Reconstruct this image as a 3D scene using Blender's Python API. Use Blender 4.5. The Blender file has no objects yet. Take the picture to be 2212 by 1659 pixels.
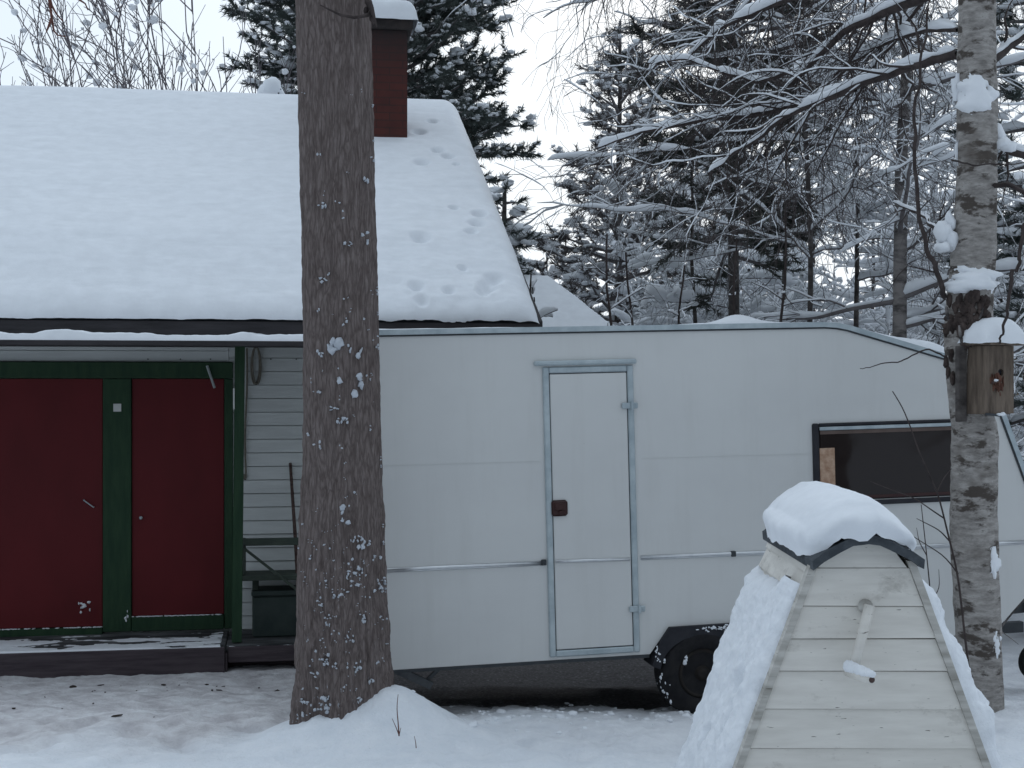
import bpy, bmesh, math, random
import numpy as np
from mathutils import Vector, Matrix

random.seed(7)
R = math.radians
scene = bpy.context.scene
COL = scene.collection
CAMH, F, CX, CY = 2.0, 3000.0, 1106.0, 829.5      # camera height (m), focal length and centre in survey units


def W(px, py, Z):
    """surveyed sight line (px, py) followed to depth Z -> world point"""
    return Vector(((px - CX) / F * Z, Z, CAMH - (py - CY) / F * Z))


class Frame:
    """a local frame: x along, y into the depth, z up"""
    def __init__(self, O, yaw, roll=0.0):
        self.O = Vector(O)
        c, s = math.cos(R(yaw)), math.sin(R(yaw))
        self.I = Vector((-s, c, 0))
        self.U = Vector((c * math.cos(roll), s * math.cos(roll), math.sin(roll)))
        self.V = self.U.cross(self.I)

    def hit(self, px, py, d=0.0):
        ray = Vector(((px - CX) / F, 1.0, -(py - CY) / F))
        o = self.O + self.I * d - Vector((0, 0, CAMH))
        t = o.dot(self.I) / ray.dot(self.I)
        q = ray * t + Vector((0, 0, CAMH)) - self.O
        return q.dot(self.U), q.dot(self.V)

    def world(self, u, d, v):
        return self.O + self.U * u + self.I * d + self.V * v

    def matrix(self):
        m = Matrix((self.U, self.I, self.V)).transposed().to_4x4()
        m.translation = self.O
        return m


# ------------------------------------------------------------------ noise
def _h(ix, iy, iz, seed):
    n = (ix.astype(np.int64) * 374761393 + iy.astype(np.int64) * 668265263 + iz.astype(np.int64) * 2147483647 + seed * 974711) & 0x7fffffff
    n = ((n ^ (n >> 13)) * 1274126177) & 0x7fffffff
    n = ((n ^ (n >> 16)) * 668265263) & 0x7fffffff
    return ((n ^ (n >> 15)) & 0xffffff) / float(0xffffff)


def vnoise(x, y, z=0.0, seed=0):
    x, y, z = np.broadcast_arrays(np.asarray(x, float), np.asarray(y, float), np.asarray(z, float))
    ix, iy, iz = np.floor(x), np.floor(y), np.floor(z)
    fx, fy, fz = x - ix, y - iy, z - iz
    fx, fy, fz = [f * f * (3 - 2 * f) for f in (fx, fy, fz)]
    r = 0
    for a in (0, 1):
        for b in (0, 1):
            for c in (0, 1):
                w = (fx if a else 1 - fx) * (fy if b else 1 - fy) * (fz if c else 1 - fz)
                r = r + w * _h(ix + a, iy + b, iz + c, seed)
    return r * 2 - 1


def fbm(x, y, z=0.0, seed=0, oct=4):
    r, a, f = 0, 0.5, 1.0
    for k in range(oct):
        r = r + a * vnoise(np.asarray(x) * f, np.asarray(y) * f, np.asarray(z) * f, seed + k * 17)
        a *= 0.5
        f *= 2.03
    return r


def sstep(a, b, x):
    t = np.clip((np.asarray(x, float) - a) / (b - a), 0, 1)
    return t * t * (3 - 2 * t)


# ------------------------------------------------------------------ materials
MATS = {}


def newmat(name):
    m = bpy.data.materials.new(name)
    m.use_nodes = True
    nt = m.node_tree
    b = nt.nodes['Principled BSDF']
    MATS[name] = m
    return m, nt, b, nt.nodes, nt.links


def noise_node(nt, vec, scale, detail=5, rough=0.6, dim='3D'):
    n = nt.nodes.new('ShaderNodeTexNoise')
    n.inputs['Scale'].default_value = scale
    n.inputs['Detail'].default_value = detail
    n.inputs['Roughness'].default_value = rough
    if vec is not None:
        nt.links.new(vec, n.inputs['Vector'])
    return n


def coords(nt, scale=(1, 1, 1)):
    tc = nt.nodes.new('ShaderNodeTexCoord')
    mp = nt.nodes.new('ShaderNodeMapping')
    mp.inputs['Scale'].default_value = scale
    nt.links.new(tc.outputs['Object'], mp.inputs['Vector'])
    return mp.outputs['Vector']


def ramp(nt, fac, stops):
    r = nt.nodes.new('ShaderNodeValToRGB')
    e = r.color_ramp.elements
    while len(e) > 1:
        e.remove(e[-1])
    e[0].position, e[0].color = stops[0][0], (*stops[0][1], 1)
    for p, c in stops[1:]:
        k = e.new(p)
        k.color = (*c, 1)
    nt.links.new(fac, r.inputs['Fac'])
    return r.outputs['Color']


def mixc(nt, fac, a, b, mode='MIX'):
    m = nt.nodes.new('ShaderNodeMix')
    m.data_type = 'RGBA'
    m.blend_type = mode
    for sock, v in ((m.inputs['Factor'], fac), (m.inputs[6], a), (m.inputs[7], b)):
        if hasattr(v, 'links'):
            nt.links.new(v, sock)
        elif isinstance(v, tuple):
            sock.default_value = (*v, 1)
        else:
            sock.default_value = v
    return m.outputs[2]


def bump(nt, bsdf, height, strength=0.4, dist=0.02):
    b = nt.nodes.new('ShaderNodeBump')
    b.inputs['Strength'].default_value = strength
    b.inputs['Distance'].default_value = dist
    nt.links.new(height, b.inputs['Height'])
    nt.links.new(b.outputs['Normal'], bsdf.inputs['Normal'])


def simple(name, c1, c2, scale=6.0, stretch=(1, 1, 1), rough=0.7, bs=0.15, metal=0.0, spec=0.3, lo=0.35, hi=0.65, bd=0.01):
    m, nt, b, N, L = newmat(name)
    v = coords(nt, stretch)
    n = noise_node(nt, v, scale)
    L.new(ramp(nt, n.outputs['Fac'], [(lo, c1), (hi, c2)]), b.inputs['Base Color'])
    b.inputs['Roughness'].default_value = rough
    b.inputs['Metallic'].default_value = metal
    b.inputs['Specular IOR Level'].default_value = spec
    if bs:
        n2 = noise_node(nt, v, scale * 4)
        bump(nt, b, n2.outputs['Fac'], bs, bd)
    return m


def snow_mat(name, c=(0.80, 0.825, 0.86), fine=60, coarse=7, bs=0.25):
    m, nt, b, N, L = newmat(name)
    v = coords(nt)
    n1 = noise_node(nt, v, fine, 4)
    n2 = noise_node(nt, v, coarse, 4)
    add = N.new('ShaderNodeMath')
    add.operation = 'MULTIPLY_ADD'
    add.inputs[1].default_value = 0.3
    L.new(n1.outputs['Fac'], add.inputs[0])
    L.new(n2.outputs['Fac'], add.inputs[2])
    bump(nt, b, add.outputs[0], bs, 0.015)
    c0 = tuple(x * 0.93 for x in c)
    L.new(ramp(nt, n2.outputs['Fac'], [(0.35, c0), (0.65, c)]), b.inputs['Base Color'])
    b.inputs['Roughness'].default_value = 0.75
    b.inputs['Specular IOR Level'].default_value = 0.2
    return m


SNOW = snow_mat('snow')
SNOWROUGH = snow_mat('crusted_snow', fine=90, coarse=18, bs=0.6)
SNOWBARK = snow_mat('old_bark_snow', (0.50, 0.53, 0.575), bs=0.3)
SNOWTREE = snow_mat('branch_snow', (0.82, 0.84, 0.87), bs=0.1)
def caravan_paint():
    m, nt, b, N, L = newmat('caravan_paint')
    n1 = noise_node(nt, coords(nt, (1, 1, 1.4)), 1.1, 4)
    n2 = noise_node(nt, coords(nt, (3.2, 1, 0.35)), 2.4, 6, 0.7)
    n3 = noise_node(nt, coords(nt), 40, 3)
    c = ramp(nt, n1.outputs['Fac'], [(0.35, (0.61, 0.61, 0.60)), (0.65, (0.65, 0.652, 0.638))])
    st = ramp(nt, n2.outputs['Fac'], [(0.50, (0, 0, 0)), (0.80, (0.26, 0.26, 0.26))])
    c = mixc(nt, st, c, (0.49, 0.485, 0.46))
    sp_ = ramp(nt, n3.outputs['Fac'], [(0.74, (0, 0, 0)), (0.80, (0.5, 0.5, 0.5))])
    c = mixc(nt, sp_, c, (0.40, 0.38, 0.34))
    L.new(c, b.inputs['Base Color'])
    b.inputs['Roughness'].default_value = 0.45
    b.inputs['Specular IOR Level'].default_value = 0.35
    bump(nt, b, n1.outputs['Fac'], 0.25, 0.03)
    return m


CARA = caravan_paint()
ALU = simple('dull_aluminium', (0.36, 0.42, 0.45), (0.50, 0.56, 0.58), 9, (1, 1, 1), 0.5, 0.05, metal=0.35)
BRIGHT = simple('bright_trim', (0.62, 0.64, 0.66), (0.75, 0.76, 0.77), 9, (1, 1, 1), 0.28, 0.0, metal=0.8)
GASKET = simple('dark_gasket', (0.035, 0.04, 0.045), (0.055, 0.06, 0.065), 12, rough=0.6)
STEEL = simple('dull_steel', (0.10, 0.11, 0.12), (0.17, 0.18, 0.19), 12, rough=0.6, metal=0.3)
BLACK = simple('black_plastic', (0.014, 0.015, 0.02), (0.03, 0.03, 0.036), 9, rough=0.65, bs=0.15)
TYRE = simple('tyre_rubber', (0.008, 0.008, 0.010), (0.018, 0.017, 0.018), 14, rough=0.85, bs=0.3)
RUST = simple('dirty_rim', (0.008, 0.007, 0.007), (0.028, 0.022, 0.018), 10, rough=0.7)
HANDLE = simple('brown_plastic', (0.035, 0.012, 0.012), (0.05, 0.02, 0.018), 10, rough=0.4)
REDDOOR = simple('red_door_paint', (0.098, 0.0115, 0.014), (0.122, 0.014, 0.017), 2.5, (1, 1, 0.5), 0.6, 0.12, spec=0.2)
GREEN = simple('green_paint', (0.018, 0.046, 0.025), (0.029, 0.063, 0.032), 5, (4, 4, 0.6), 0.65, 0.25, spec=0.2)
GREENDARK = simple('weathered_green_wood', (0.05, 0.065, 0.055), (0.075, 0.095, 0.075), 7, (1, 4, 4), 0.8, 0.3)
SIDING = simple('pale_siding', (0.56, 0.58, 0.57), (0.64, 0.66, 0.65), 3, (0.6, 1, 5), 0.7, 0.2)
FASCIA = simple('dark_fascia', (0.03, 0.028, 0.03), (0.05, 0.046, 0.05), 6, (0.5, 2, 4), 0.8, 0.3)
PLUM = simple('plum_brown_plank', (0.05, 0.038, 0.045), (0.085, 0.068, 0.075), 5, (0.5, 2, 5), 0.85, 0.4)
DECKWOOD = simple('wet_deck', (0.03, 0.032, 0.034), (0.16, 0.165, 0.17), 3, (0.6, 3, 3), 0.9, 0.4, lo=0.42, hi=0.7)
FELT = simple('roofing_felt', (0.045, 0.052, 0.06), (0.085, 0.095, 0.105), 16, rough=0.9, bs=0.5)
ROPE = simple('rope_fibre', (0.12, 0.11, 0.09), (0.2, 0.18, 0.15), 40, rough=0.9)
STICK = simple('stick_wood', (0.07, 0.045, 0.04), (0.12, 0.08, 0.07), 12, (1, 1, 4), 0.8)
PAPER = simple('paper', (0.55, 0.56, 0.55), (0.68, 0.68, 0.66), 8, rough=0.8)
LIGHTSTICK = simple('pale_stick', (0.34, 0.38, 0.38), (0.42, 0.45, 0.45), 12, rough=0.6)
BOXDARK = simple('dark_green_box', (0.03, 0.045, 0.042), (0.05, 0.065, 0.06), 6, rough=0.7)
BLOCKS = simple('pale_wood_block', (0.28, 0.23, 0.15), (0.4, 0.33, 0.22), 9, rough=0.8)
CONCRETE = simple('concrete', (0.10, 0.10, 0.10), (0.16, 0.16, 0.155), 9, rough=0.9)
BIRDWOOD = simple('weathered_nestbox_wood', (0.065, 0.048, 0.037), (0.20, 0.155, 0.12), 5, (6, 6, 1.0), 0.85, 0.45, lo=0.3, hi=0.72)
REDWOOD = simple('reddish_scraped_wood', (0.085, 0.035, 0.025), (0.14, 0.068, 0.045), 16, (2, 2, 0.7), 0.85, 0.3)
HUTWALL = simple('brown_hut_boards', (0.10, 0.075, 0.062), (0.15, 0.115, 0.095), 4, (1, 1, 5), 0.85, 0.3)
LOGS = simple('honey_timber', (0.30, 0.18, 0.08), (0.42, 0.27, 0.13), 4, (0.6, 1, 5), 0.8, 0.3)
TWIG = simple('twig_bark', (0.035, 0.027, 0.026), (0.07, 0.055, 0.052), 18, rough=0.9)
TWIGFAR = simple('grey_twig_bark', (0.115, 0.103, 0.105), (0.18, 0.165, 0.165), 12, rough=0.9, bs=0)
REDTWIG = simple('reddish_twig_bark', (0.10, 0.04, 0.032), (0.16, 0.07, 0.055), 18, rough=0.9)
GREYTWIG = simple('pale_shrub_bark', (0.13, 0.115, 0.125), (0.19, 0.175, 0.185), 12, rough=0.9, bs=0)
BARKFAR = simple('dark_trunk_bark', (0.04, 0.034, 0.033), (0.12, 0.107, 0.10), 7, (1, 1, 2.2), 0.9, 0.6)
BIRCHFAR = simple('far_birch_bark', (0.045, 0.04, 0.04), (0.24, 0.22, 0.21), 5, (1, 1, 2.6), 0.9, 0.3, lo=0.38, hi=0.6)
NEEDLE = simple('pine_needles', (0.062, 0.078, 0.073), (0.105, 0.12, 0.11), 2.5, rough=0.8, bs=0)
NEEDLEDARK = simple('dark_pine_needles', (0.055, 0.062, 0.054), (0.095, 0.102, 0.088), 2.5, rough=0.85, bs=0)
NEEDLEBROWN = simple('brownish_pine_needles', (0.10, 0.092, 0.09), (0.155, 0.142, 0.138), 2.0, rough=0.85, bs=0)
LITTER = simple('dark_litter', (0.03, 0.024, 0.02), (0.07, 0.055, 0.045), 30, rough=0.95)
TANPATCH = simple('tan_pane_patch', (0.34, 0.2, 0.13), (0.52, 0.36, 0.26), 30, rough=0.9)
WINBAR = simple('brown_window_bar', (0.10, 0.07, 0.06), (0.14, 0.10, 0.085), 10, rough=0.5)


def pane_mat():
    m, nt, b, N, L = newmat('smoked_acrylic')
    b.inputs['Base Color'].default_value = (0.022, 0.016, 0.015, 1)
    b.inputs['Roughness'].default_value = 0.08
    b.inputs['Specular IOR Level'].default_value = 0.26
    bump(nt, b, noise_node(nt, coords(nt), 2.2, 2).outputs['Fac'], 0.2, 0.03)
    return m


PANE = pane_mat()


def brick_mat():
    m, nt, b, N, L = newmat('chimney_brick')
    tc = N.new('ShaderNodeTexCoord')
    sp = N.new('ShaderNodeSeparateXYZ')
    cb = N.new('ShaderNodeCombineXYZ')
    L.new(tc.outputs['Object'], sp.inputs[0])
    ad = N.new('ShaderNodeMath')
    L.new(sp.outputs[0], ad.inputs[0])
    L.new(sp.outputs[1], ad.inputs[1])
    L.new(ad.outputs[0], cb.inputs[0])
    L.new(sp.outputs[2], cb.inputs[1])
    t = N.new('ShaderNodeTexBrick')
    L.new(cb.outputs[0], t.inputs['Vector'])
    t.inputs['Scale'].default_value = 1.0
    t.inputs['Brick Width'].default_value = 0.27
    t.inputs['Row Height'].default_value = 0.077
    t.inputs['Mortar Size'].default_value = 0.007
    t.inputs['Color1'].default_value = (0.085, 0.02, 0.015, 1)
    t.inputs['Color2'].default_value = (0.06, 0.015, 0.013, 1)
    t.inputs['Mortar'].default_value = (0.036, 0.017, 0.015, 1)
    n = noise_node(nt, coords(nt), 9)
    L.new(mixc(nt, 0.35, t.outputs['Color'], ramp(nt, n.outputs['Fac'], [(0.3, (0.045, 0.015, 0.013)), (0.7, (0.10, 0.025, 0.018))])), b.inputs['Base Color'])
    soot = N.new('ShaderNodeMapRange')
    soot.inputs['From Min'].default_value = 2.9
    soot.inputs['From Max'].default_value = 3.45
    ns = N.new('ShaderNodeMath')
    ns.operation = 'MULTIPLY_ADD'
    ns.inputs[1].default_value = 0.5
    L.new(n.outputs['Fac'], ns.inputs[0])
    L.new(sp.outputs[2], ns.inputs[2])
    L.new(ns.outputs[0], soot.inputs['Value'])
    src = b.inputs['Base Color'].links[0].from_socket
    L.new(mixc(nt, soot.outputs['Result'], src, (0.022, 0.016, 0.016)), b.inputs['Base Color'])
    b.inputs['Roughness'].default_value = 0.9
    bump(nt, b, t.outputs['Fac'], -0.4, 0.008)
    return m


BRICK = brick_mat()
SOOT = simple('sooty_brick', (0.03, 0.026, 0.026), (0.055, 0.045, 0.042), 8, rough=0.95, bs=0.4)


def pine_bark():
    m, nt, b, N, L = newmat('pine_bark')
    v = coords(nt, (1, 1, 0.17))
    vo = N.new('ShaderNodeTexVoronoi')
    vo.inputs['Scale'].default_value = 46
    vo.feature = 'DISTANCE_TO_EDGE'
    nz = noise_node(nt, v, 9, 4)
    ma = N.new('ShaderNodeVectorMath')
    ma.operation = 'MULTIPLY_ADD'
    ma.inputs[1].default_value = (0.12, 0.12, 0.12)
    L.new(nz.outputs['Color'], ma.inputs[0])
    L.new(v, ma.inputs[2])
    L.new(ma.outputs[0], vo.inputs['Vector'])
    n = noise_node(nt, v, 52, 6, 0.75)
    c1 = ramp(nt, n.outputs['Fac'], [(0.3, (0.113, 0.089, 0.083)), (0.5, (0.17, 0.139, 0.131)), (0.75, (0.255, 0.217, 0.207))])
    cr = ramp(nt, vo.outputs['Distance'], [(0.0, (0.4, 0.38, 0.37)), (0.22, (1, 1, 1))])
    c2 = mixc(nt, 0.62, c1, cr, 'MULTIPLY')
    # frost caught in the lower bark
    f = noise_node(nt, coords(nt, (1, 1, 0.6)), 44, 5, 0.7)
    sp = N.new('ShaderNodeSeparateXYZ')
    tc = N.new('ShaderNodeTexCoord')
    L.new(tc.outputs['Object'], sp.inputs[0])
    mr = N.new('ShaderNodeMapRange')
    mr.inputs['From Min'].default_value = 0.0
    mr.inputs['From Max'].default_value = 1.6
    mr.inputs['To Min'].default_value = 0.05
    mr.inputs['To Max'].default_value = -0.03
    L.new(sp.outputs[2], mr.inputs['Value'])
    ad = N.new('ShaderNodeMath')
    L.new(f.outputs['Fac'], ad.inputs[0])
    L.new(mr.outputs[0], ad.inputs[1])
    fm = ramp(nt, ad.outputs[0], [(0.68, (0, 0, 0)), (0.74, (1, 1, 1))])
    L.new(mixc(nt, fm, c2, (0.36, 0.385, 0.42)), b.inputs['Base Color'])
    b.inputs['Roughness'].default_value = 0.95
    b.inputs['Specular IOR Level'].default_value = 0.15
    s = N.new('ShaderNodeMath')
    s.operation = 'MULTIPLY_ADD'
    s.inputs[1].default_value = 0.7
    L.new(n.outputs['Fac'], s.inputs[0])
    L.new(vo.outputs['Distance'], s.inputs[2])
    bump(nt, b, s.outputs[0], 0.75, 0.012)
    return m


def birch_bark():
    m, nt, b, N, L = newmat('birch_bark')
    v1 = coords(nt, (1, 1, 2.4))
    n1 = noise_node(nt, v1, 5.5, 6, 0.65)
    v2 = coords(nt, (1, 1, 3.2))
    n2 = noise_node(nt, v2, 12, 6, 0.7)
    n3 = noise_node(nt, coords(nt, (1, 1, 1.2)), 2.2, 4, 0.6)
    base = ramp(nt, n2.outputs['Fac'], [(0.3, (0.155, 0.142, 0.132)), (0.5, (0.285, 0.265, 0.248)), (0.72, (0.45, 0.425, 0.40))])
    dark = ramp(nt, n1.outputs['Fac'], [(0.53, (0, 0, 0)), (0.60, (1, 1, 1))])
    c = mixc(nt, dark, base, (0.075, 0.063, 0.055))
    fl = ramp(nt, n2.outputs['Fac'], [(0.66, (0, 0, 0)), (0.70, (1, 1, 1))])
    c = mixc(nt, fl, c, (0.11, 0.10, 0.093))
    big = ramp(nt, n3.outputs['Fac'], [(0.56, (0, 0, 0)), (0.66, (0.75, 0.75, 0.75))])
    c = mixc(nt, big, c, (0.115, 0.098, 0.085))
    L.new(c, b.inputs['Base Color'])
    b.inputs['Roughness'].default_value = 0.85
    b.inputs['Specular IOR Level'].default_value = 0.2
    bump(nt, b, n1.outputs['Fac'], 0.6, 0.02)
    return m


def well_boards(name='cream_boards', c1=(0.63, 0.60, 0.55), c2=(0.73, 0.70, 0.645)):
    m, nt, b, N, L = newmat(name)
    v = coords(nt, (0.7, 1, 5))
    n = noise_node(nt, v, 6, 5)
    c = ramp(nt, n.outputs['Fac'], [(0.3, c1), (0.65, c2)])
    n2 = noise_node(nt, coords(nt, (1, 1, 1.6)), 4.2, 6, 0.72)
    d = ramp(nt, n2.outputs['Fac'], [(0.58, (0, 0, 0)), (0.74, (0.7, 0.7, 0.7))])
    c = mixc(nt, d, c, (0.30, 0.275, 0.24))
    n3 = noise_node(nt, coords(nt, (2.2, 2, 14)), 9, 3, 0.5)
    e = ramp(nt, n3.outputs['Fac'], [(0.70, (0, 0, 0)), (0.745, (1, 1, 1))])
    c = mixc(nt, e, c, (0.14, 0.125, 0.105))
    L.new(c, b.inputs['Base Color'])
    b.inputs['Roughness'].default_value = 0.75
    bump(nt, b, n.outputs['Fac'], 0.25, 0.006)
    return m


PINEBARK, BIRCHBARK, CREAM = pine_bark(), birch_bark(), well_boards()
CREAMTRIM = well_boards('worn_cream_trim', (0.28, 0.265, 0.235), (0.56, 0.54, 0.50))
OLDPAINT = well_boards('grey_side_boards', (0.40, 0.385, 0.35), (0.52, 0.50, 0.46))


def ground_mat():
    m, nt, b, N, L = newmat('ground_snow')
    v = coords(nt)
    n1 = noise_node(nt, v, 45, 5, 0.65)
    n2 = noise_node(nt, v, 6, 5, 0.65)
    n3 = noise_node(nt, v, 2.2, 4)
    at = N.new('ShaderNodeAttribute')
    at.attribute_name = 'worn'
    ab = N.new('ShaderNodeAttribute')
    ab.attribute_name = 'bare'  # bare ground, with painted shade behind the caravan
    clean = ramp(nt, n2.outputs['Fac'], [(0.3, (0.72, 0.755, 0.80)), (0.7, (0.82, 0.84, 0.87))])
    dirty = ramp(nt, n2.outputs['Fac'], [(0.3, (0.43, 0.41, 0.425)), (0.5, (0.58, 0.565, 0.575)), (0.72, (0.74, 0.745, 0.76))])
    c = mixc(nt, at.outputs['Fac'], clean, dirty)
    soil_shade = ramp(nt, n1.outputs['Fac'], [(0.35, (0.075, 0.07, 0.07)), (0.6, (0.14, 0.132, 0.134)), (0.76, (0.40, 0.40, 0.42))])
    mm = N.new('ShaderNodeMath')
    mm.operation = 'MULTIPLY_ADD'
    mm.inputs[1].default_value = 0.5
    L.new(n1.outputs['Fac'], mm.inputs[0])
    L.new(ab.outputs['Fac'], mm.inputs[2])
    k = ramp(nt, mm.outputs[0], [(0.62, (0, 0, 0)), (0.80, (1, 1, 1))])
    L.new(mixc(nt, k, c, soil_shade), b.inputs['Base Color'])
    b.inputs['Roughness'].default_value = 0.8
    b.inputs['Specular IOR Level'].default_value = 0.2
    s = N.new('ShaderNodeMath')
    s.operation = 'MULTIPLY_ADD'
    s.inputs[1].default_value = 0.35
    L.new(n1.outputs['Fac'], s.inputs[0])
    L.new(n2.outputs['Fac'], s.inputs[2])
    bump(nt, b, s.outputs[0], 0.75, 0.035)
    return m


GROUND = ground_mat()


# ------------------------------------------------------------------ objects
SCATTER = {'branch_snow', 'trunk_snow', 'bark_snow', 'sill_snow', 'snow_splash', 'tyre_snow', 'mudguard_snow', 'snow_blobs', 'vent_snow', 'ledge_snow'}


def thing(name, label, cat, matrix=None, loc=None, group=None):
    o = bpy.data.objects.new(name, None)
    o.empty_display_size = 0.2
    COL.objects.link(o)
    if matrix is not None:
        o.matrix_world = matrix
    if loc is not None:
        o.location = loc
    tag(o, label, cat, group)
    return o


def tag(o, label=None, cat=None, group=None, kind=None):
    for k, v in (('label', label), ('category', cat), ('group', group), ('kind', kind)):
        if v:
            o[k] = v
    return o


def link(name, me, mat, parent=None, smooth=False, kind=None):
    if parent is not None and name in SCATTER:
        kind = 'stuff'
    me.materials.append(mat)
    if smooth:
        me.polygons.foreach_set('use_smooth', [True] * len(me.polygons))
    o = bpy.data.objects.new(name, me)
    COL.objects.link(o)
    if parent is not None:
        o.parent = parent
    if kind:
        o['kind'] = kind
    return o


class MB:
    """bmesh collector: everything added becomes one mesh object"""
    def __init__(self):
        self.bm = bmesh.new()

    def box(self, x0, x1, y0, y1, z0, z1, bev=0.004):
        m = Matrix.Translation(((x0 + x1) / 2, (y0 + y1) / 2, (z0 + z1) / 2)) @ Matrix.Diagonal((x1 - x0, y1 - y0, z1 - z0, 1))
        r = bmesh.ops.create_cube(self.bm, size=1, matrix=m)
        if bev:
            es = {e for v in r['verts'] for e in v.link_edges}
            bmesh.ops.bevel(self.bm, geom=list(es), offset=bev, segments=1, affect='EDGES')
        return self

    def prism(self, poly, y0, y1, bev=0.0):
        """polygon in (x, z) extruded from y0 to y1"""
        a = [self.bm.verts.new((x, y0, z)) for x, z in poly]
        b = [self.bm.verts.new((x, y1, z)) for x, z in poly]
        n = len(poly)
        fs = [self.bm.faces.new(a), self.bm.faces.new(b[::-1])]
        for i in range(n):
            j = (i + 1) % n
            fs.append(self.bm.faces.new((a[j], a[i], b[i], b[j])))
        bmesh.ops.recalc_face_normals(self.bm, faces=fs)
        if bev:
            es = {e for f in fs for e in f.edges}
            bmesh.ops.bevel(self.bm, geom=list(es), offset=bev, segments=2, affect='EDGES')
        return self

    def hexa(self, p):
        """8 corner points: 4 bottom ring, 4 top ring"""
        v = [self.bm.verts.new(q) for q in p]
        fs = [self.bm.faces.new([v[i] for i in f]) for f in ((3, 2, 1, 0), (4, 5, 6, 7), (0, 1, 5, 4), (1, 2, 6, 5), (2, 3, 7, 6), (3, 0, 4, 7))]
        bmesh.ops.recalc_face_normals(self.bm, faces=fs)
        return self

    def tube(self, pts, rad, sides=8):
        v, q = tube_np(np.array([tuple(p) for p in pts], float), np.array(rad if hasattr(rad, '__len__') else [rad] * len(pts), float), sides)
        vs = [self.bm.verts.new(p) for p in v]
        for f in q:
            self.bm.faces.new([vs[i] for i in f])
        n = len(pts)
        self.bm.faces.new([vs[i] for i in range(sides)][::-1])
        self.bm.faces.new([vs[(n - 1) * sides + i] for i in range(sides)])
        return self

    def bar(self, a, b, w, h, up=(0, 0, 1)):
        a, b = Vector(a), Vector(b)
        d = (b - a).normalized()
        s = d.cross(Vector(up)).normalized() * w / 2
        t = s.cross(d).normalized() * h / 2
        return self.hexa([a - s - t, a + s - t, a + s + t, a - s + t, b - s - t, b + s - t, b + s + t, b - s + t])

    def lathe(self, prof, c, axis='y', seg=40):
        """profile [(radius, along)] revolved around an axis through c"""
        rings = []
        for r, a in prof:
            ring = []
            for k in range(seg):
                t = 2 * math.pi * k / seg
                p = {'y': (r * math.cos(t), a, r * math.sin(t)), 'z': (r * math.cos(t), r * math.sin(t), a), 'x': (a, r * math.cos(t), r * math.sin(t))}[axis]
                ring.append(self.bm.verts.new((c[0] + p[0], c[1] + p[1], c[2] + p[2])))
            rings.append(ring)
        fs = []
        for i in range(len(rings) - 1):
            for k in range(seg):
                fs.append(self.bm.faces.new((rings[i][k], rings[i][(k + 1) % seg], rings[i + 1][(k + 1) % seg], rings[i + 1][k])))
        fs.append(self.bm.faces.new(rings[0]))
        fs.append(self.bm.faces.new(rings[-1]))
        bmesh.ops.recalc_face_normals(self.bm, faces=fs)
        return self

    def build(self, name, mat, parent=None, smooth=False):
        me = bpy.data.meshes.new(name)
        self.bm.normal_update()
        self.bm.to_mesh(me)
        self.bm.free()
        return link(name, me, mat, parent, smooth)


def np_mesh(name, verts, quads=None, tris=None):
    me = bpy.data.meshes.new(name)
    verts = np.asarray(verts, np.float32)
    me.vertices.add(len(verts))
    me.vertices.foreach_set('co', verts.ravel())
    idx, starts, n = [], [], 0
    for arr, k in ((quads, 4), (tris, 3)):
        if arr is not None and len(arr):
            arr = np.asarray(arr, np.int32)
            idx.append(arr.ravel())
            starts.append(n + np.arange(len(arr), dtype=np.int32) * k)
            n += arr.size
    me.loops.add(n)
    me.loops.foreach_set('vertex_index', np.concatenate(idx))
    st = np.concatenate(starts)
    me.polygons.add(len(st))
    me.polygons.foreach_set('loop_start', st)
    me.update(calc_edges=True)
    return me


def tube_np(P, r, sides):
    n = len(P)
    T = np.gradient(P, axis=0)
    T /= np.linalg.norm(T, axis=1, keepdims=True) + 1e-9
    ref = np.where(np.abs(T[:, 2:3]) > 0.9, np.array([[1.0, 0, 0]]), np.array([[0, 0, 1.0]]))
    if np.mean(np.abs(T[:, 2])) > 0.75:
        ref = np.tile([[1.0, 0, 0]], (n, 1))
    else:
        ref = np.tile([[0, 0, 1.0]], (n, 1))
    A = np.cross(T, ref)
    A /= np.linalg.norm(A, axis=1, keepdims=True) + 1e-9
    B = np.cross(A, T)
    t = np.arange(sides) * 2 * math.pi / sides
    ring = A[:, None, :] * np.cos(t)[None, :, None] + B[:, None, :] * np.sin(t)[None, :, None]
    v = (P[:, None, :] + ring * r[:, None, None]).reshape(-1, 3)
    i = np.arange(n - 1)[:, None] * sides
    k = np.arange(sides)[None, :]
    k2 = (k + 1) % sides
    q = np.stack([i + k, i + k2, i + sides + k2, i + sides + k], -1).reshape(-1, 4)
    return v, q


class Acc:
    def __init__(self):
        self.v, self.q, self.t, self.n = [], [], [], 0

    def add(self, v, q=None, t=None):
        if q is not None and len(q):
            self.q.append(q + self.n)
        if t is not None and len(t):
            self.t.append(t + self.n)
        self.v.append(v)
        self.n += len(v)

    def tube(self, P, r, sides=5):
        P = np.asarray(P, float)
        self.add(*tube_np(P, np.asarray(r, float), sides))

    def build(self, name, mat, parent=None, smooth=False, kind=None, origin=None):
        if not self.n:
            return None
        v = np.concatenate(self.v)
        if origin is not None:
            v = v - np.array(origin)[None, :]
        me = np_mesh(name, v, np.concatenate(self.q) if self.q else None, np.concatenate(self.t) if self.t else None)
        return link(name, me, mat, parent, smooth, kind)


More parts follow.
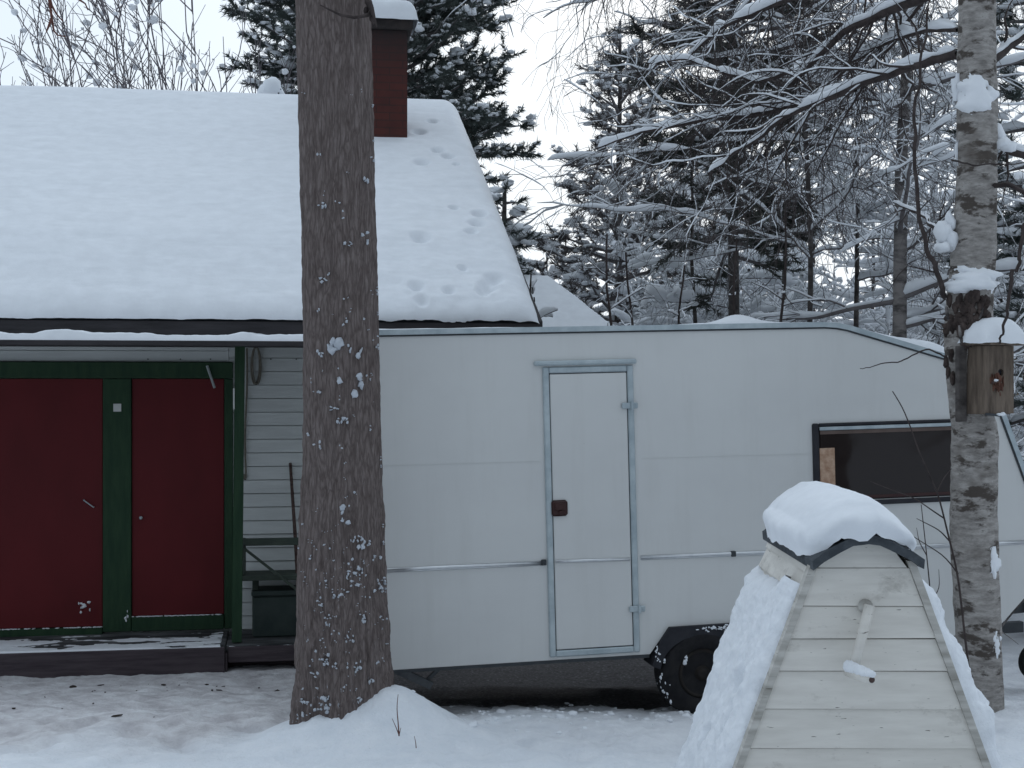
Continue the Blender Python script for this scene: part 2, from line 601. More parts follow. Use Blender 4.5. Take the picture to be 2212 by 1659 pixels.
# unit lump used for snow clods
_bm = bmesh.new()
bmesh.ops.create_icosphere(_bm, subdivisions=2, radius=1)
ICO_V = np.array([v.co[:] for v in _bm.verts])
ICO_T = np.array([[v.index for v in f.verts] for f in _bm.faces])
_bm.free()
_bm = bmesh.new()
bmesh.ops.create_icosphere(_bm, subdivisions=1, radius=1)
ICO1_V = np.array([v.co[:] for v in _bm.verts])
ICO1_T = np.array([[v.index for v in f.verts] for f in _bm.faces])
_bm.free()


def lumps(acc, C, S, rng, fine=False, rough=0.35, axes=None):
    """irregular lumps at C (n,3) with half sizes S (n,3)"""
    C, S = np.asarray(C, float), np.asarray(S, float)
    n = len(C)
    if not n:
        return
    V, T = (ICO_V, ICO_T) if fine else (ICO1_V, ICO1_T)
    k = len(V)
    d = 1 + rough * rng.uniform(-1, 1, (n, k, 1)) * (0.6 if fine else 1)
    off = rng.uniform(0, 50, (n, 1, 3))
    nz = vnoise((V * 1.6 + off)[..., 0], (V * 1.6 + off)[..., 1], (V * 1.6 + off)[..., 2], 5)[..., None]
    if fine:
        d = 1 + rough * nz
    P = V[None] * d * S[:, None, :]
    if axes is not None:
        P = np.einsum('nkj,nji->nki', P, axes)
    else:
        a = rng.uniform(0, 2 * math.pi, n)
        ca, sa = np.cos(a)[:, None], np.sin(a)[:, None]
        P = np.stack([P[..., 0] * ca - P[..., 1] * sa, P[..., 0] * sa + P[..., 1] * ca, P[..., 2]], -1)
    P = P + C[:, None, :]
    t = (T[None] + (np.arange(n) * k)[:, None, None]).reshape(-1, 3)
    acc.add(P.reshape(-1, 3), None, t)


def sheet(O, A, B, Nn, La, Lb, na, nb, fn, fold=0.0):
    """heightfield over a parallelogram patch; fn(a, b) -> height along Nn (arrays). The rim is folded down by `fold`."""
    a = np.linspace(0, La, na)
    b = np.linspace(0, Lb, nb)
    aa, bb = np.meshgrid(a, b, indexing='ij')
    h = fn(aa, bb)
    O, A, B, Nn = [np.array(tuple(x), float) for x in (O, A, B, Nn)]
    P = O + aa[..., None] * A + bb[..., None] * B + h[..., None] * Nn
    if fold:
        edge = np.zeros_like(h, bool)
        edge[0], edge[-1], edge[:, 0], edge[:, -1] = True, True, True, True
        P[edge] -= fold * Nn
    i = np.arange(na - 1)[:, None] * nb
    j = np.arange(nb - 1)[None, :]
    q = np.stack([i + j, i + nb + j, i + nb + j + 1, i + j + 1], -1).reshape(-1, 4)
    return P.reshape(-1, 3), q


def edge_round(e, w):
    t = np.clip(1 - e / w, 0, 1)
    return np.sqrt(np.clip(1 - t ** 2.2, 0, 1))


# ------------------------------------------------------------------ frames
CF = Frame(W(850, 1447, 7.8), 10.2, 0.026)          # caravan
HF = Frame(W(1165, 700, 10.8), 9.2)                 # house: right end of the eave
WF = Frame((1.235, 4.9, 0.0), 0.0)                  # well

PINE_XY = (W(742, 800, 7.2).x, 7.2)
BIRCH_XY = (W(2122, 800, 7.4).x, 7.4)

# ------------------------------------------------------------------ ground
GY = [0, 4.0, 6.0, 7.0, 7.8, 8.3, 9.2, 10.0, 11, 14, 60, 400]
GZ = [0.27, 0.26, 0.235, 0.165, 0.12, 0.07, -0.075, -0.17, -0.20, -0.17, 0.2, 0.6]


def ground_h(x, y, detail=True):
    x, y = np.asarray(x, float), np.asarray(y, float)
    h = np.interp(y, GY, GZ)
    # drift banked against the pine and spreading to the right
    dx, dy = x - PINE_XY[0], y - PINE_XY[1]
    r1 = np.hypot((dx - 0.27) / 0.42, (dy + 0.02) / 0.46)
    h = h + 0.21 * np.exp(-r1 ** 2 * 1.5) + 0.11 * np.exp(-((dx / 0.42) ** 2 + ((dy + 0.05) / 0.36) ** 2) ** 2)
    # bank at the birch foot and behind the well
    ex, ey = x - BIRCH_XY[0], y - BIRCH_XY[1]
    h = h + 0.02 * np.exp(-(ex / 0.5) ** 2 - (ey / 0.6) ** 2)
    h = h + 0.05 * sstep(-0.6, 0.2, x) * np.exp(-((y - 7.3) / 0.5) ** 2) + 0.07 * sstep(1.6, 2.8, x) * np.exp(-((y - 7.6) / 1.6) ** 2)
    if detail:
        near = np.exp(-((y - 7) / 6) ** 2)
        h = h + near * (0.05 * fbm(x * 1.3, y * 1.3, 0, 3) + 0.028 * fbm(x * 6, y * 6, 0, 9) + 0.012 * fbm(x * 22, y * 22, 0, 12, 3) + 0.012 * sstep(-0.5, -1.0, x) * fbm(x * 11, y * 11, 0, 14, 3))
    return h


def gz(x, y):
    return float(ground_h(np.array([x]), np.array([y]))[0])


def grid_axis(pts):
    out = []
    for a, b, n in pts:
        out.extend(np.linspace(a, b, n, endpoint=False))
    out.append(pts[-1][1])
    return np.array(out)


def build_ground():
    xs = grid_axis([(-300, -40, 10), (-40, -6, 40), (-6, 6, 420), (6, 40, 40), (40, 300, 10)])
    ys = grid_axis([(-30, 4, 20), (4, 11.4, 330), (11.4, 30, 60), (30, 420, 30)])
    X, Y = np.meshgrid(xs, ys, indexing='ij')
    Hh = ground_h(X, Y)
    # footprints trodden between the house step and the drift
    rng = np.random.default_rng(5)
    for k in range(70):
        fx, fy = rng.uniform(-3.4, -0.9), rng.uniform(7.0, 9.7)
        if k > 38:
            fx, fy = rng.uniform(-0.4, 1.3), rng.uniform(6.3, 7.5)
        a = rng.uniform(0, 3.1)
        ux, uy = (X - fx) * math.cos(a) + (Y - fy) * math.sin(a), -(X - fx) * math.sin(a) + (Y - fy) * math.cos(a)
        q = np.exp(-((ux / 0.14) ** 2 + (uy / 0.055) ** 2) ** 1.5)
        Hh -= 0.022 * q
    P = np.stack([X, Y, Hh], -1).reshape(-1, 3)
    na, nb = len(xs), len(ys)
    i = np.arange(na - 1)[:, None] * nb
    j = np.arange(nb - 1)[None, :]
    q = np.stack([i + j, i + nb + j, i + nb + j + 1, i + j + 1], -1).reshape(-1, 4)
    me = np_mesh('ground', P, q)
    x, y = P[:, 0], P[:, 1]
    worn = sstep(6.5, 7.5, y - 0.5 * sstep(-1.9, -1.0, x) + 0.5 * fbm(x * 1.8, y * 1.8, 0, 21)) * sstep(0.2, -0.7, x) * sstep(13, 10.6, y)
    worn = np.maximum(worn, 0.35 * sstep(-0.3, 0.4, x) * sstep(6.4, 7.2, y))
    # soil left bare under the caravan, carried on behind it as painted shade
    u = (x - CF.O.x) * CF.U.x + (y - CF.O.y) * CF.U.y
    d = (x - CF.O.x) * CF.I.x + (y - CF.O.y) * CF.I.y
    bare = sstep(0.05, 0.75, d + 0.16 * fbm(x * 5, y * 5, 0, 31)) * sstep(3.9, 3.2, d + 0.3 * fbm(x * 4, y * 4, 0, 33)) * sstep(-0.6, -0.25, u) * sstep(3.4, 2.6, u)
    # thaw line at the step
    uh = (x - HF.O.x) * HF.I.x + (y - HF.O.y) * HF.I.y
    bare = np.maximum(bare, 0.55 * sstep(-0.5, -0.05, uh) * sstep(0.9, 0.5, uh) * sstep(-1.2, -1.6, x) * (0.6 + 0.8 * np.clip(fbm(x * 9, y * 9, 0, 44), -0.5, 0.5)))
    for nm, val in (('worn', worn), ('bare', bare * 0.75)):  # bare also carries the shade painted behind the caravan
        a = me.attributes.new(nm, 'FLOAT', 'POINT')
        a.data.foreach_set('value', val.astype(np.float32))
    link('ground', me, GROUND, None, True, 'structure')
    # crumbs of bark and leaves
    acc = Acc()
    n = 48
    C, S = [], []
    for k in range(n):
        x = rng.uniform(-3.6, -0.9)
        y = 9.95 - abs(rng.normal(0, 0.3)) if k % 4 else rng.uniform(7.4, 9.6)
        C.append((x, y, gz(x, y) + 0.004))
        s = rng.uniform(0.003, 0.011) + (0.009 if k % 13 == 0 else 0)
        S.append((s * rng.uniform(0.8, 3.2), s, s * 0.6))
    lumps(acc, C, S, rng)
    tag(acc.build('bark_litter', LITTER), 'dark crumbs of bark and leaves on the trodden snow', 'litter', None, 'stuff')
    acc = Acc()
    C, S = [], []
    for k in range(260):
        u, d = rng.uniform(-0.2, 2.4), rng.normal(-0.14, 0.30)
        w = CF.world(u, d, 0)
        s = abs(rng.normal(0.004, 0.007)) + 0.003
        C.append((w.x, w.y, gz(w.x, w.y)))
        S.append((s * 1.4, s * 1.2, s * 0.8))
    lumps(acc, C, S, rng, True)
    tag(acc.build('snow_crumbs', SNOW, None, True), 'loose snow crumbs along the shadow edge beside the caravan', 'snow', None, 'stuff')


build_ground()


# ------------------------------------------------------------------ house
def build_house():
    h = thing('house', 'low house with snow covered roof, red doors and green frames', 'house', HF.matrix())
    hit = HF.hit
    yl = -6.4                                          # left end (outside the frame)
    rise, run = 2.76, 5.6
    sl = math.atan2(rise, run)
    # walls --------------------------------------------------
    wd = 0.85
    zb = -2.62
    w = MB()
    w.box(yl, -0.25, wd + 0.03, 2 * run - 0.85, zb, -0.06, 0)
    w.prism([(wd + 0.03, -0.06), (2 * run - 0.85, -0.06), (run, rise - 0.5)], 0, 0.1) if False else None
    w.build('wall', SIDING, h)
    # gable wall above the eave level
    bm = MB()
    for u0 in (-0.30, yl):
        a = [(u0, wd, -0.058), (u0, 2 * run - wd, -0.058), (u0, run, rise - 0.62)]
        v = [bm.bm.verts.new(p) for p in a] + [bm.bm.verts.new((p[0] + 0.05, p[1], p[2])) for p in a]
        for f in ((0, 1, 2), (5, 4, 3), (0, 3, 4, 1), (1, 4, 5, 2), (2, 5, 3, 0)):
            bm.bm.faces.new([v[i] for i in f])
    bmesh.ops.recalc_face_normals(bm.bm, faces=bm.bm.faces[:])
    bm.build('gable', SIDING, h)
    # lapped boards of the front wall, beside and above the doors
    u_post = hit(522, 900, wd)[0]
    z_band0 = hit(300, 781, wd)[1]
    z_deck = 0.014 - HF.O.z
    s = MB()
    z = z_deck
    rng = random.Random(3)
    while z < -0.1:
        z1 = min(z + 0.110, -0.075)
        a, b = wd - 0.018 - rng.uniform(0, 0.003), wd - 0.004
        s.hexa([(u_post - 0.1, a, z), (-0.25, a, z), (-0.25, wd + 0.028, z), (u_post - 0.1, wd + 0.028, z),
                (u_post - 0.1, b, z1 - 0.006), (-0.25, b, z1 - 0.006), (-0.25, wd + 0.028, z1 - 0.006), (u_post - 0.1, wd + 0.028, z1 - 0.006)])
        z += 0.110
    s.box(yl, u_post - 0.102, wd - 0.012, wd + 0.028, z_band0, -0.20, 0.003)
    s.box(yl, u_post - 0.102, wd - 0.010, wd + 0.028, -0.197, -0.07, 0.003)
    s.build('siding', SIDING, h)
    for px in (320, 390, 455, 520, 585, 640):
        u, v = hit(px, 776, wd)
        MB().lathe([(0.006, 0), (0.006, -0.006)], (u, wd - 0.013, v), 'y', 8).build('nail', GASKET, h)
    # doors ---------------------------------------------------
    def rect(x0, y0, x1, y1, d):
        (ua, va), (ub, vb) = hit(x0, y0, d), hit(x1, y1, d)
        return ua, ub, vb, va
    dd = wd - 0.03
    zdoor_top = hit(150, 818, dd)[1]
    # left door
    ua, ub, va, vb = rect(-160, 818, 222, 1353, dd)
    d1 = MB().box(ua, ub, dd, wd + 0.02, va, zdoor_top, 0.004).build('door', REDDOOR, h)
    d1['label'] = 'wide red door with a slanting pull'
    a, b = hit(182, 1080, dd), hit(203, 1095, dd)
    MB().tube([(a[0], dd - 0.03, a[1]), (b[0], dd - 0.03, b[1])], 0.005, 8).tube([(a[0], dd, a[1]), (a[0], dd - 0.03, a[1])], 0.005, 8) \
        .tube([(b[0], dd, b[1]), (b[0], dd - 0.03, b[1])], 0.005, 8).build('door_pull', ALU, d1)
    rr = np.random.default_rng(2)
    ac = Acc()
    c = hit(178, 1308, dd)
    lumps(ac, [(c[0] + rr.normal(0, 0.028), dd - 0.002, c[1] + rr.normal(0, 0.022)) for _ in range(14)], [(rr.uniform(.006, .02), 0.005, rr.uniform(.004, .013)) for _ in range(14)], rr, True)
    ac.build('snow_splash', SNOW, d1, True)
    # right door
    uc, ud, vc, vd = rect(285, 820, 484, 1326, dd)
    d2 = MB().box(uc, ud, dd, wd + 0.02, vc, zdoor_top, 0.004).build('door', REDDOOR, h)
    d2['label'] = 'narrow dark red door with a small round knob'
    k = hit(305, 1118, dd)
    MB().lathe([(0.006, 0), (0.006, -0.018), (0.013, -0.02), (0.014, -0.032), (0.008, -0.038)], (k[0], dd, k[1]), 'y', 16).build('knob', ALU, d2, True)
    # green frame: rails butt between the stiles
    fr = wd - 0.055
    ztop = z_band0 - 0.004
    f = MB()
    ujr = hit(503, 900, fr)[0]
    f.box(ub + 0.003, uc - 0.003, fr, wd + 0.02, z_deck + 0.01, zdoor_top, 0.005)          # middle stile
    f.box(ud + 0.003, ujr, fr + 0.01, wd + 0.02, z_deck + 0.01, zdoor_top, 0.005)          # right stile
    f.box(ua, ujr, fr - 0.004, wd + 0.02, zdoor_top + 0.003, ztop, 0.005)                  # head
    f.box(ua, ub, fr, wd + 0.02, z_deck - 0.01, va - 0.004, 0.005)                         # sills
    f.box(uc, ud, fr - 0.003, wd + 0.02, z_deck + 0.01, vc - 0.004, 0.005)
    f.build('door_frame', GREEN, h)
    ac = Acc()
    C, S = [], []
    for _ in range(60):
        C.append((rr.uniform(uc, ud), fr + 0.012, vc - 0.002)); S.append((rr.uniform(.01, .03), 0.01, 0.004))
    for _ in range(60):
        C.append((rr.uniform(ua, ub), fr + 0.012, va - 0.002)); S.append((rr.uniform(.01, .03), 0.01, 0.004))
    for _ in range(6):
        C.append((uc - rr.uniform(0.02, 0.05), fr, vc + rr.uniform(-0.06, 0.05))); S.append((.012, 0.004, 0.012))
    lumps(ac, C, S, rr, True)
    ac.build('sill_snow', SNOW, h, True)
    # porch roof lip, its beam and post ------------------------
    zl0, zl1 = hit(300, 747, -0.30)[1], hit(300, 735, -0.30)[1]
    ue = hit(700, 740, -0.30)[0]
    MB().box(yl, ue, -0.30, -0.262, zl0, zl1 - 0.001, 0.004).box(yl, ue, -0.260, wd - 0.025, zl0 + 0.02, zl1 - 0.006, 0.003).build('porch_roof', FASCIA, h)
    v, q = sheet((yl, -0.295, zl1), (1, 0, 0), (0, 1, 0), (0, 0, 1), ue - yl, 0.5, 300, 26,
                 lambda a, b: (0.050 + 0.030 * fbm(a * 2.2, b * 1.2, 0, 5) + 0.05 * np.clip(fbm(a * 4.3, b, 0, 8, 2), 0, 1)) * edge_round(b, 0.05) + 0.006 * fbm(a * 20, b * 20, 0, 6), 0.03)
    link('porch_snow', np_mesh('porch_snow', v, q), SNOW, h, True)
    # post
    up0, up1 = hit(504, 1000, 0.25)[0], hit(526, 1000, 0.25)[0]
    p = MB()
    p.hexa([(up0 - 0.012, 0.25, z_deck), (up1 - 0.015, 0.25, z_deck), (up1 - 0.015, 0.33, z_deck), (up0 - 0.012, 0.33, z_deck),
            (up0 + 0.012, 0.25, zl0 + 0.018), (up1 + 0.01, 0.25, zl0 + 0.018), (up1 + 0.01, 0.33, zl0 + 0.018), (up0 + 0.012, 0.33, zl0 + 0.018)])
    p.build('porch_post', GREEN, h)
    c0_, c1_ = hit(499, 884, 0.27), hit(503, 838, 0.27)
    MB().box(up0 - 0.006 + 0.004, up0 + 0.010, 0.245, 0.2495, c0_[1], c1_[1], 0.001).build('bare_chip', PAPER, h)
    # deck and step planks --------------------------------------
    us = hit(486, 1430, 0.12)[0]
    ug = hit(720, 1430, 0.2)[0]
    zf = hit(240, 1465, 0.10)[1]
    d = MB()
    d.box(yl, us, 0.12, wd - 0.06, z_deck - 0.05, z_deck - 0.002, 0.006)
    d.box(us + 0.004, ug, 0.20, wd - 0.02, z_deck - 0.075, z_deck - 0.012, 0.006)
    d.build('deck', DECKWOOD, h)
    d = MB()
    d.box(yl, us - 0.002, 0.094, 0.117, zf + 0.005, z_deck - 0.006, 0.006)
    d.build('step_plank', PLUM, h)
    d = MB()
    d.box(us + 0.018, ug, 0.16, 0.196, zf + 0.075, z_deck - 0.02, 0.006)
    d.box(us - 0.0, us + 0.016, 0.121, 0.4, zf - 0.06, z_deck - 0.06, 0.003)
    d.box(us + 0.02, ug, 0.35, 0.40, zf - 0.1, z_deck - 0.08, 0.003)
    d.build('step_plank', PLUM, h)
    v, q = sheet((yl, 0.10, z_deck - 0.02), (1, 0, 0), (0, 1, 0), (0, 0, 1), us - 0.03 - yl, 0.62, 420, 70,
                 lambda a, b: 0.014 + 0.022 * np.clip(fbm(a * 3, b * 8, 0, 15) + 0.50 - b * 0.95 - 0.25 * sstep(5.2, 4.2, -a + 9.0), -0.6, 0.6) * edge_round(b, 0.02) + 0.006 * fbm(a * 18, b * 18, 0, 16), 0.02)
    link('deck_snow', np_mesh('deck_snow', v, q), SNOW, h, True)
    v, q = sheet((us + 0.02, 0.18, z_deck - 0.03), (1, 0, 0), (0, 1, 0), (0, 0, 1), 0.9, 0.5, 120, 50,
                 lambda a, b: 0.006 + 0.02 * np.clip(fbm(a * 4, b * 8, 0, 25) + 0.12 - b * 0.6, -0.6, 0.6) + 0.006 * fbm(a * 18, b * 18, 0, 26), 0.02)
    link('deck_snow', np_mesh('deck_snow', v, q), SNOW, h, True)
    # main roof -------------------------------------------------
    uR = 0.0
    L = run / math.cos(sl)
    r = MB()
    t = 0.05
    for sgn in (0, 1):
        if sgn == 0:
            e0, e1 = (0.035, 0.008), (run, rise)
        else:
            e0, e1 = (2 * run, 0.0), (run, rise)
        dv = Vector((e1[0] - e0[0], e1[1] - e0[1])).normalized()
        nn = Vector((-dv.y, dv.x)) if sgn == 0 else Vector((dv.y, -dv.x))
        lo = [(e0[0], e0[1] - t), (e1[0], e1[1] - t)]
        r.hexa([(yl - 0.2, lo[0][0], lo[0][1]), (uR, lo[0][0], lo[0][1]), (uR, e0[0], e0[1]), (yl - 0.2, e0[0], e0[1]),
                (yl - 0.2, lo[1][0], lo[1][1]), (uR, lo[1][0], lo[1][1]), (uR, e1[0], e1[1]), (yl - 0.2, e1[0], e1[1])])
    roof = r.build('roof', FELT, h)
    zf0, zf1 = hit(300, 722, 0.0)[1], 0.0
    fa = MB()
    fa.box(yl - 0.2, uR, 0.0, 0.033, zf0, zf1 + 0.006, 0.004)
    # barge board along the gable end
    A, B = Vector((uR + 0.014, 0.0, -0.06)), Vector((uR + 0.014, run, rise - 0.06))
    fa.hexa([(uR + 0.002, 0, -0.14), (uR + 0.026, 0, -0.14), (uR + 0.026, run, rise - 0.14), (uR + 0.002, run, rise - 0.14),
             (uR + 0.002, 0, 0.02), (uR + 0.026, 0, 0.02), (uR + 0.026, run, rise + 0.02), (uR + 0.002, run, rise + 0.02)])
    fa.build('fascia', FASCIA, h)
    MB().box(yl, uR - 0.01, 0.036, wd - 0.02, -0.075, -0.052, 0).build('soffit', SIDING, h)
    # roof snow: one thick blanket folded over the ridge
    cs, sn = math.cos(sl), math.sin(sl)
    A = (1, 0, 0)
    Bv = (0, cs, sn)
    Nn = (0, -sn, cs)
    La, T = uR - yl + 0.1, 0.27
    rng = np.random.default_rng(11)
    prints = []
    for px, py, s in ((910, 347, 1.2), (945, 322, 1.0), (968, 335, 1.0), (985, 352, 0.6), (908, 507, 1.35), (1035, 458, 1.0), (1030, 478, 1.1), (1017, 496, 0.8), (1068, 577, 1.15), (1055, 590, 1.2), (1045, 600, 0.9),
                      (970, 598, 0.8), (1025, 645, 1.4), (1015, 655, 1.0), (912, 612, 0.8), (1000, 560, 0.6), (980, 445, 0.7), (935, 260, 0.9), (905, 282, 1.1), (900, 590, 1.0)):
        ray = Vector(((px - CX) / F, 1.0, -(py - CY) / F))
        ray = Vector((ray.dot(HF.U), ray.dot(HF.I), ray.dot(HF.V)))
        o = Vector((0, 0, CAMH)) - HF.O
        o = Vector((o.dot(HF.U), o.dot(HF.I), o.dot(HF.V)))
        n_ = Vector(Nn)
        tt = (T - o.dot(n_)) / ray.dot(n_)
        q_ = o + ray * tt
        prints.append((q_.x - (yl - 0.1), q_.dot(Vector(Bv)), s))

    def roof_snow(a, b):
        e = edge_round(b + 0.002 + (0.0025 + 0.007 * sstep(5.0, 5.6, a)) * fbm(a * 9, 0.2, 0, 91, 3), 0.25) * edge_round(La - a + 0.004 * fbm(b * 9, 0.2, 0, 92, 3), 0.20)
        k = T * (0.93 + 0.07 * fbm(a * 0.8, b * 0.8, 0, 3)) * (0.46 + 0.54 * sstep(-0.3, 1.5, b)) * e
        # softly wind worked surface
        k = k + (0.010 * fbm(a * 1.1, b * 2.4, 0, 8) + 0.007 * np.clip(fbm(a * 2.6, b * 9, 0, 41, 3), -1, 0.1)) * e
        k = k + 0.006 * fbm(a * 7, b * 7, 0, 55, 3) * np.exp(-b / 0.5) * e
        # rounding over the ridge
        k = k - 0.16 * np.exp(-((L - b) / 0.32) ** 2)
        rough = sstep(4.6, 5.6, a) * sstep(3.2, 0.6, b)
        k = k + rough * 0.016 * fbm(a * 4, b * 5, 0, 61, 3)
        for pa, pb, s in prints:
            q2 = ((a - pa) / (0.052 * s)) ** 2 + ((b - pb) / (0.062 * s)) ** 2
            m = q2 < 9
            dq = np.where(m, np.exp(-q2), 0)
            k = k - 0.06 * s * dq + 0.006 * np.where(m, np.exp(-(np.sqrt(q2) - 1.6) ** 2 * 3), 0)
        return k
    v, q = sheet((yl - 0.1, -0.012, 0.004), A, Bv, Nn, La, L, 560, 420, lambda a, b: roof_snow(a, L * (b / L) ** 1.6), 0.0)
    # rows are packed closer towards the eave, where the blanket curls over
    bb_ = np.linspace(0, L, 420)
    sh = (L * (bb_ / L) ** 1.6 - bb_)
    v = (v.reshape(560, 420, 3) + sh[None, :, None] * np.array(Bv)[None, None]).reshape(-1, 3)
    v2 = v.copy().reshape(560, 420, 3)
    # crop noise at the two rims so they sit on the roof edge
    a1 = v2.reshape(-1, 3)
    bs, qs = sheet((yl - 0.1, 2 * run, 0.01), A, (0, -cs, sn), (0, sn, cs), La, L, 80, 60,
                   lambda a, b: T * edge_round(b + 0.05, 0.4) * edge_round(La - a + 0.02, 0.24) - 0.16 * np.exp(-((L - b) / 0.32) ** 2))
    ac = Acc()
    ac.add(a1, q)
    ac.add(bs, qs[:, ::-1])
    sn_o = ac.build('roof_snow', SNOW, h, True)
    # chimney ----------------------------------------------------
    ray = Vector(((845 - CX) / F, 1.0, -(293 - CY) / F))
    ray = Vector((ray.dot(HF.U), ray.dot(HF.I), ray.dot(HF.V)))
    o = Vector((0, 0, CAMH)) - HF.O
    o = Vector((o.dot(HF.U), o.dot(HF.I), o.dot(HF.V)))
    n_ = Vector(Nn)
    pos = o + ray * ((T - o.dot(n_)) / ray.dot(n_))
    dc = pos.y
    u1 = hit(880, 200, dc)[0]
    u0 = u1 - 0.56
    zc0 = pos.z - 0.45
    zt = hit(880, 66, dc)[1]
    zcap = hit(880, 44, dc)[1]
    ch = MB().box(u0, u1, dc, dc + 0.5, zc0, zt, 0.006).build('chimney', BRICK, h)
    o_ = 0.055
    MB().box(u0 - o_, u1 + o_, dc - o_, dc + 0.5 + o_, zt + 0.001, zcap, 0.012).build('chimney_cap', SOOT, ch)
    wdt = 0.56 + 2 * o_ + 0.10
    v, q = sheet((u0 - o_ - 0.05, dc - o_ - 0.05, zcap - 0.015), (1, 0, 0), (0, 1, 0), (0, 0, 1), wdt, 0.67, 44, 44,
                 lambda a, b: 0.225 * edge_round(a, 0.13) * edge_round(wdt - a, 0.13) * edge_round(b, 0.13) * edge_round(0.67 - b, 0.13) + 0.012 * fbm(a * 5, b * 5, 0, 2))
    link('chimney_snow', np_mesh('chimney_snow', v, q), SNOW, ch, True)
    # vent pipe at the ridge under its own snow hat
    pv = hit(596, 200, run - 0.15)
    MB().lathe([(0.045, -0.4), (0.045, 0.02), (0.06, 0.03), (0.06, 0.05)], (pv[0], run - 0.15, pv[1]), 'z', 16).build('vent_pipe', GASKET, h, True)
    ac = Acc()
    lumps(ac, [(pv[0] - 0.05, run - 0.16, pv[1] + 0.06), (pv[0] - 0.09, run - 0.12, pv[1] - 0.04), (pv[0] + 0.02, run - 0.10, pv[1] - 0.02)],
          [(0.11, 0.12, 0.12), (0.13, 0.14, 0.14), (0.08, 0.08, 0.11)], rng, True, 0.2)
    ac.build('vent_snow', SNOW, h, True)

    # loose things on the porch ---------------------------------
    def hw(px, py, d):
        u, v = hit(px, py, d)
        return HF.world(u, d, v)
    M = HF.matrix()
    # note pinned to the middle stile
    n0, n1 = hit(245, 889, fr), hit(262, 872, fr)
    o = MB().box(n0[0], n1[0], fr - 0.008, fr - 0.001, n0[1], n1[1], 0.001).box(n0[0] + 0.012, n1[0] - 0.012, fr - 0.011, fr - 0.0085, n1[1] - 0.028, n1[1] - 0.012, 0.001).build('notice_plate', PAPER)
    o.matrix_world = M
    tag(o, 'small white square plate fixed to the green post between the doors', 'plate')
    # pale stick hanging off the head of the right door
    a, b = hit(447, 790, fr - 0.05), hit(464, 838, fr - 0.03)
    o = MB().tube([(a[0], fr - 0.03, a[1]), (b[0], fr - 0.06, b[1])], [0.011, 0.010], 8).build('hanging_stick', LIGHTSTICK)
    o.matrix_world = M
    tag(o, 'pale stick hanging slanted at the top of the narrow red door', 'stick')
    # coiled rope by the post
    ac = Acc()
    pts = []
    for k in range(60):
        t_ = k / 59 * 2 * math.pi * 2
        cx, cy = 553 + 9 * math.sin(t_) + 2 * math.sin(t_ * 0.5), 790 - 40 * math.cos(t_)
        u, v = hit(cx, cy, wd - 0.05)
        pts.append((u, wd - 0.045 - 0.008 * math.sin(t_ * 0.5), v))
    ac.tube(pts, [0.008] * len(pts), 6)
    o = ac.build('rope_coil', ROPE, None, True)
    o.matrix_world = M
    tag(o, 'loop of old rope hanging on the pale boards', 'rope')
    ac = Acc()
    pts = []
    for k in range(26):
        t_ = k / 25
        u, v = hit(533 - 3 * t_ + 1.5 * math.sin(t_ * 7), 752 + 280 * t_, wd - 0.05)
        pts.append((u, wd - 0.04, v))
    ac.tube(pts, [0.009] * 26, 6)
    u, v = hit(529, 1030, wd - 0.05)
    lumps(ac, [(u, wd - 0.04, v)], [(0.014, 0.014, 0.025)], rng, True)
    o = ac.build('rope_end', ROPE, None, True)
    o.matrix_world = M
    tag(o, 'straight length of rope hanging down beside the green porch post', 'rope')
    # pole leaning on the boards
    a, b = hit(627, 1000, wd - 0.04), hit(650, 1392, 0.42)
    o = MB().tube([(b[0], 0.42, b[1]), ((a[0] + b[0]) / 2 + 0.006, 0.62, (a[1] + b[1]) / 2), (a[0], wd - 0.045, a[1])], [0.016, 0.015, 0.012], 8).build('leaning_pole', STICK, None, True)
    o.matrix_world = M
    tag(o, 'thin reddish pole leaning against the pale boards by the trunk', 'pole')
    # bench built of painted boards
    bn = thing('porch_bench', 'weathered green bench with a back rail and diagonal brace', 'bench', M)
    bd = 0.48
    x0, x1 = hit(519, 1165, bd)[0], hit(519, 1165, bd)[0] + 1.05
    z0, z1 = hit(560, 1179, bd)[1], hit(560, 1163, bd)[1]
    MB().box(x0, x1, bd, bd + 0.03, z0, z1, 0.004).build('back_rail', GREENDARK, bn)
    s0, s1 = hit(560, 1254, bd)[1], hit(560, 1243, bd)[1]
    MB().box(x0, x1, bd - 0.02, bd + 0.30, s0, s1, 0.004).build('seat', GREENDARK, bn)
    a, b = hit(522, 1180, bd - 0.02), hit(640, 1272, bd - 0.02)
    MB().bar((a[0], bd - 0.034, a[1]), (b[0], bd - 0.034, b[1]), 0.02, 0.02, (0, 1, 0)).build('brace', GREENDARK, bn)
    for xx in (x0 + 0.09, x1 - 0.1):
        MB().box(xx, xx + 0.05, bd + 0.10, bd + 0.15, z_deck - 0.01, s0 - 0.001, 0.004).build('leg', GREENDARK, bn)
    for xx in (x0 + 0.002, x1 - 0.05):
        MB().box(xx, xx + 0.04, bd + 0.032, bd + 0.065, s1 + 0.001, z1, 0.004).build('upright', GREENDARK, bn)
    # dark crate under the bench
    c0, c1 = hit(547, 1366, 0.62), hit(547, 1262, 0.62)
    cr = thing('storage_crate', 'dark green lidded crate standing under the porch bench', 'crate', M)
    bx = c0[0]
    zz0 = z_deck - 0.012
    MB().box(bx, bx + 0.62, 0.50, 0.80, zz0, c1[1] - 0.085, 0.01).build('crate_body', BOXDARK, cr)
    MB().box(bx - 0.012, bx + 0.632, 0.488, 0.812, c1[1] - 0.083, c1[1] - 0.04, 0.012).build('lid', BOXDARK, cr)


build_house()


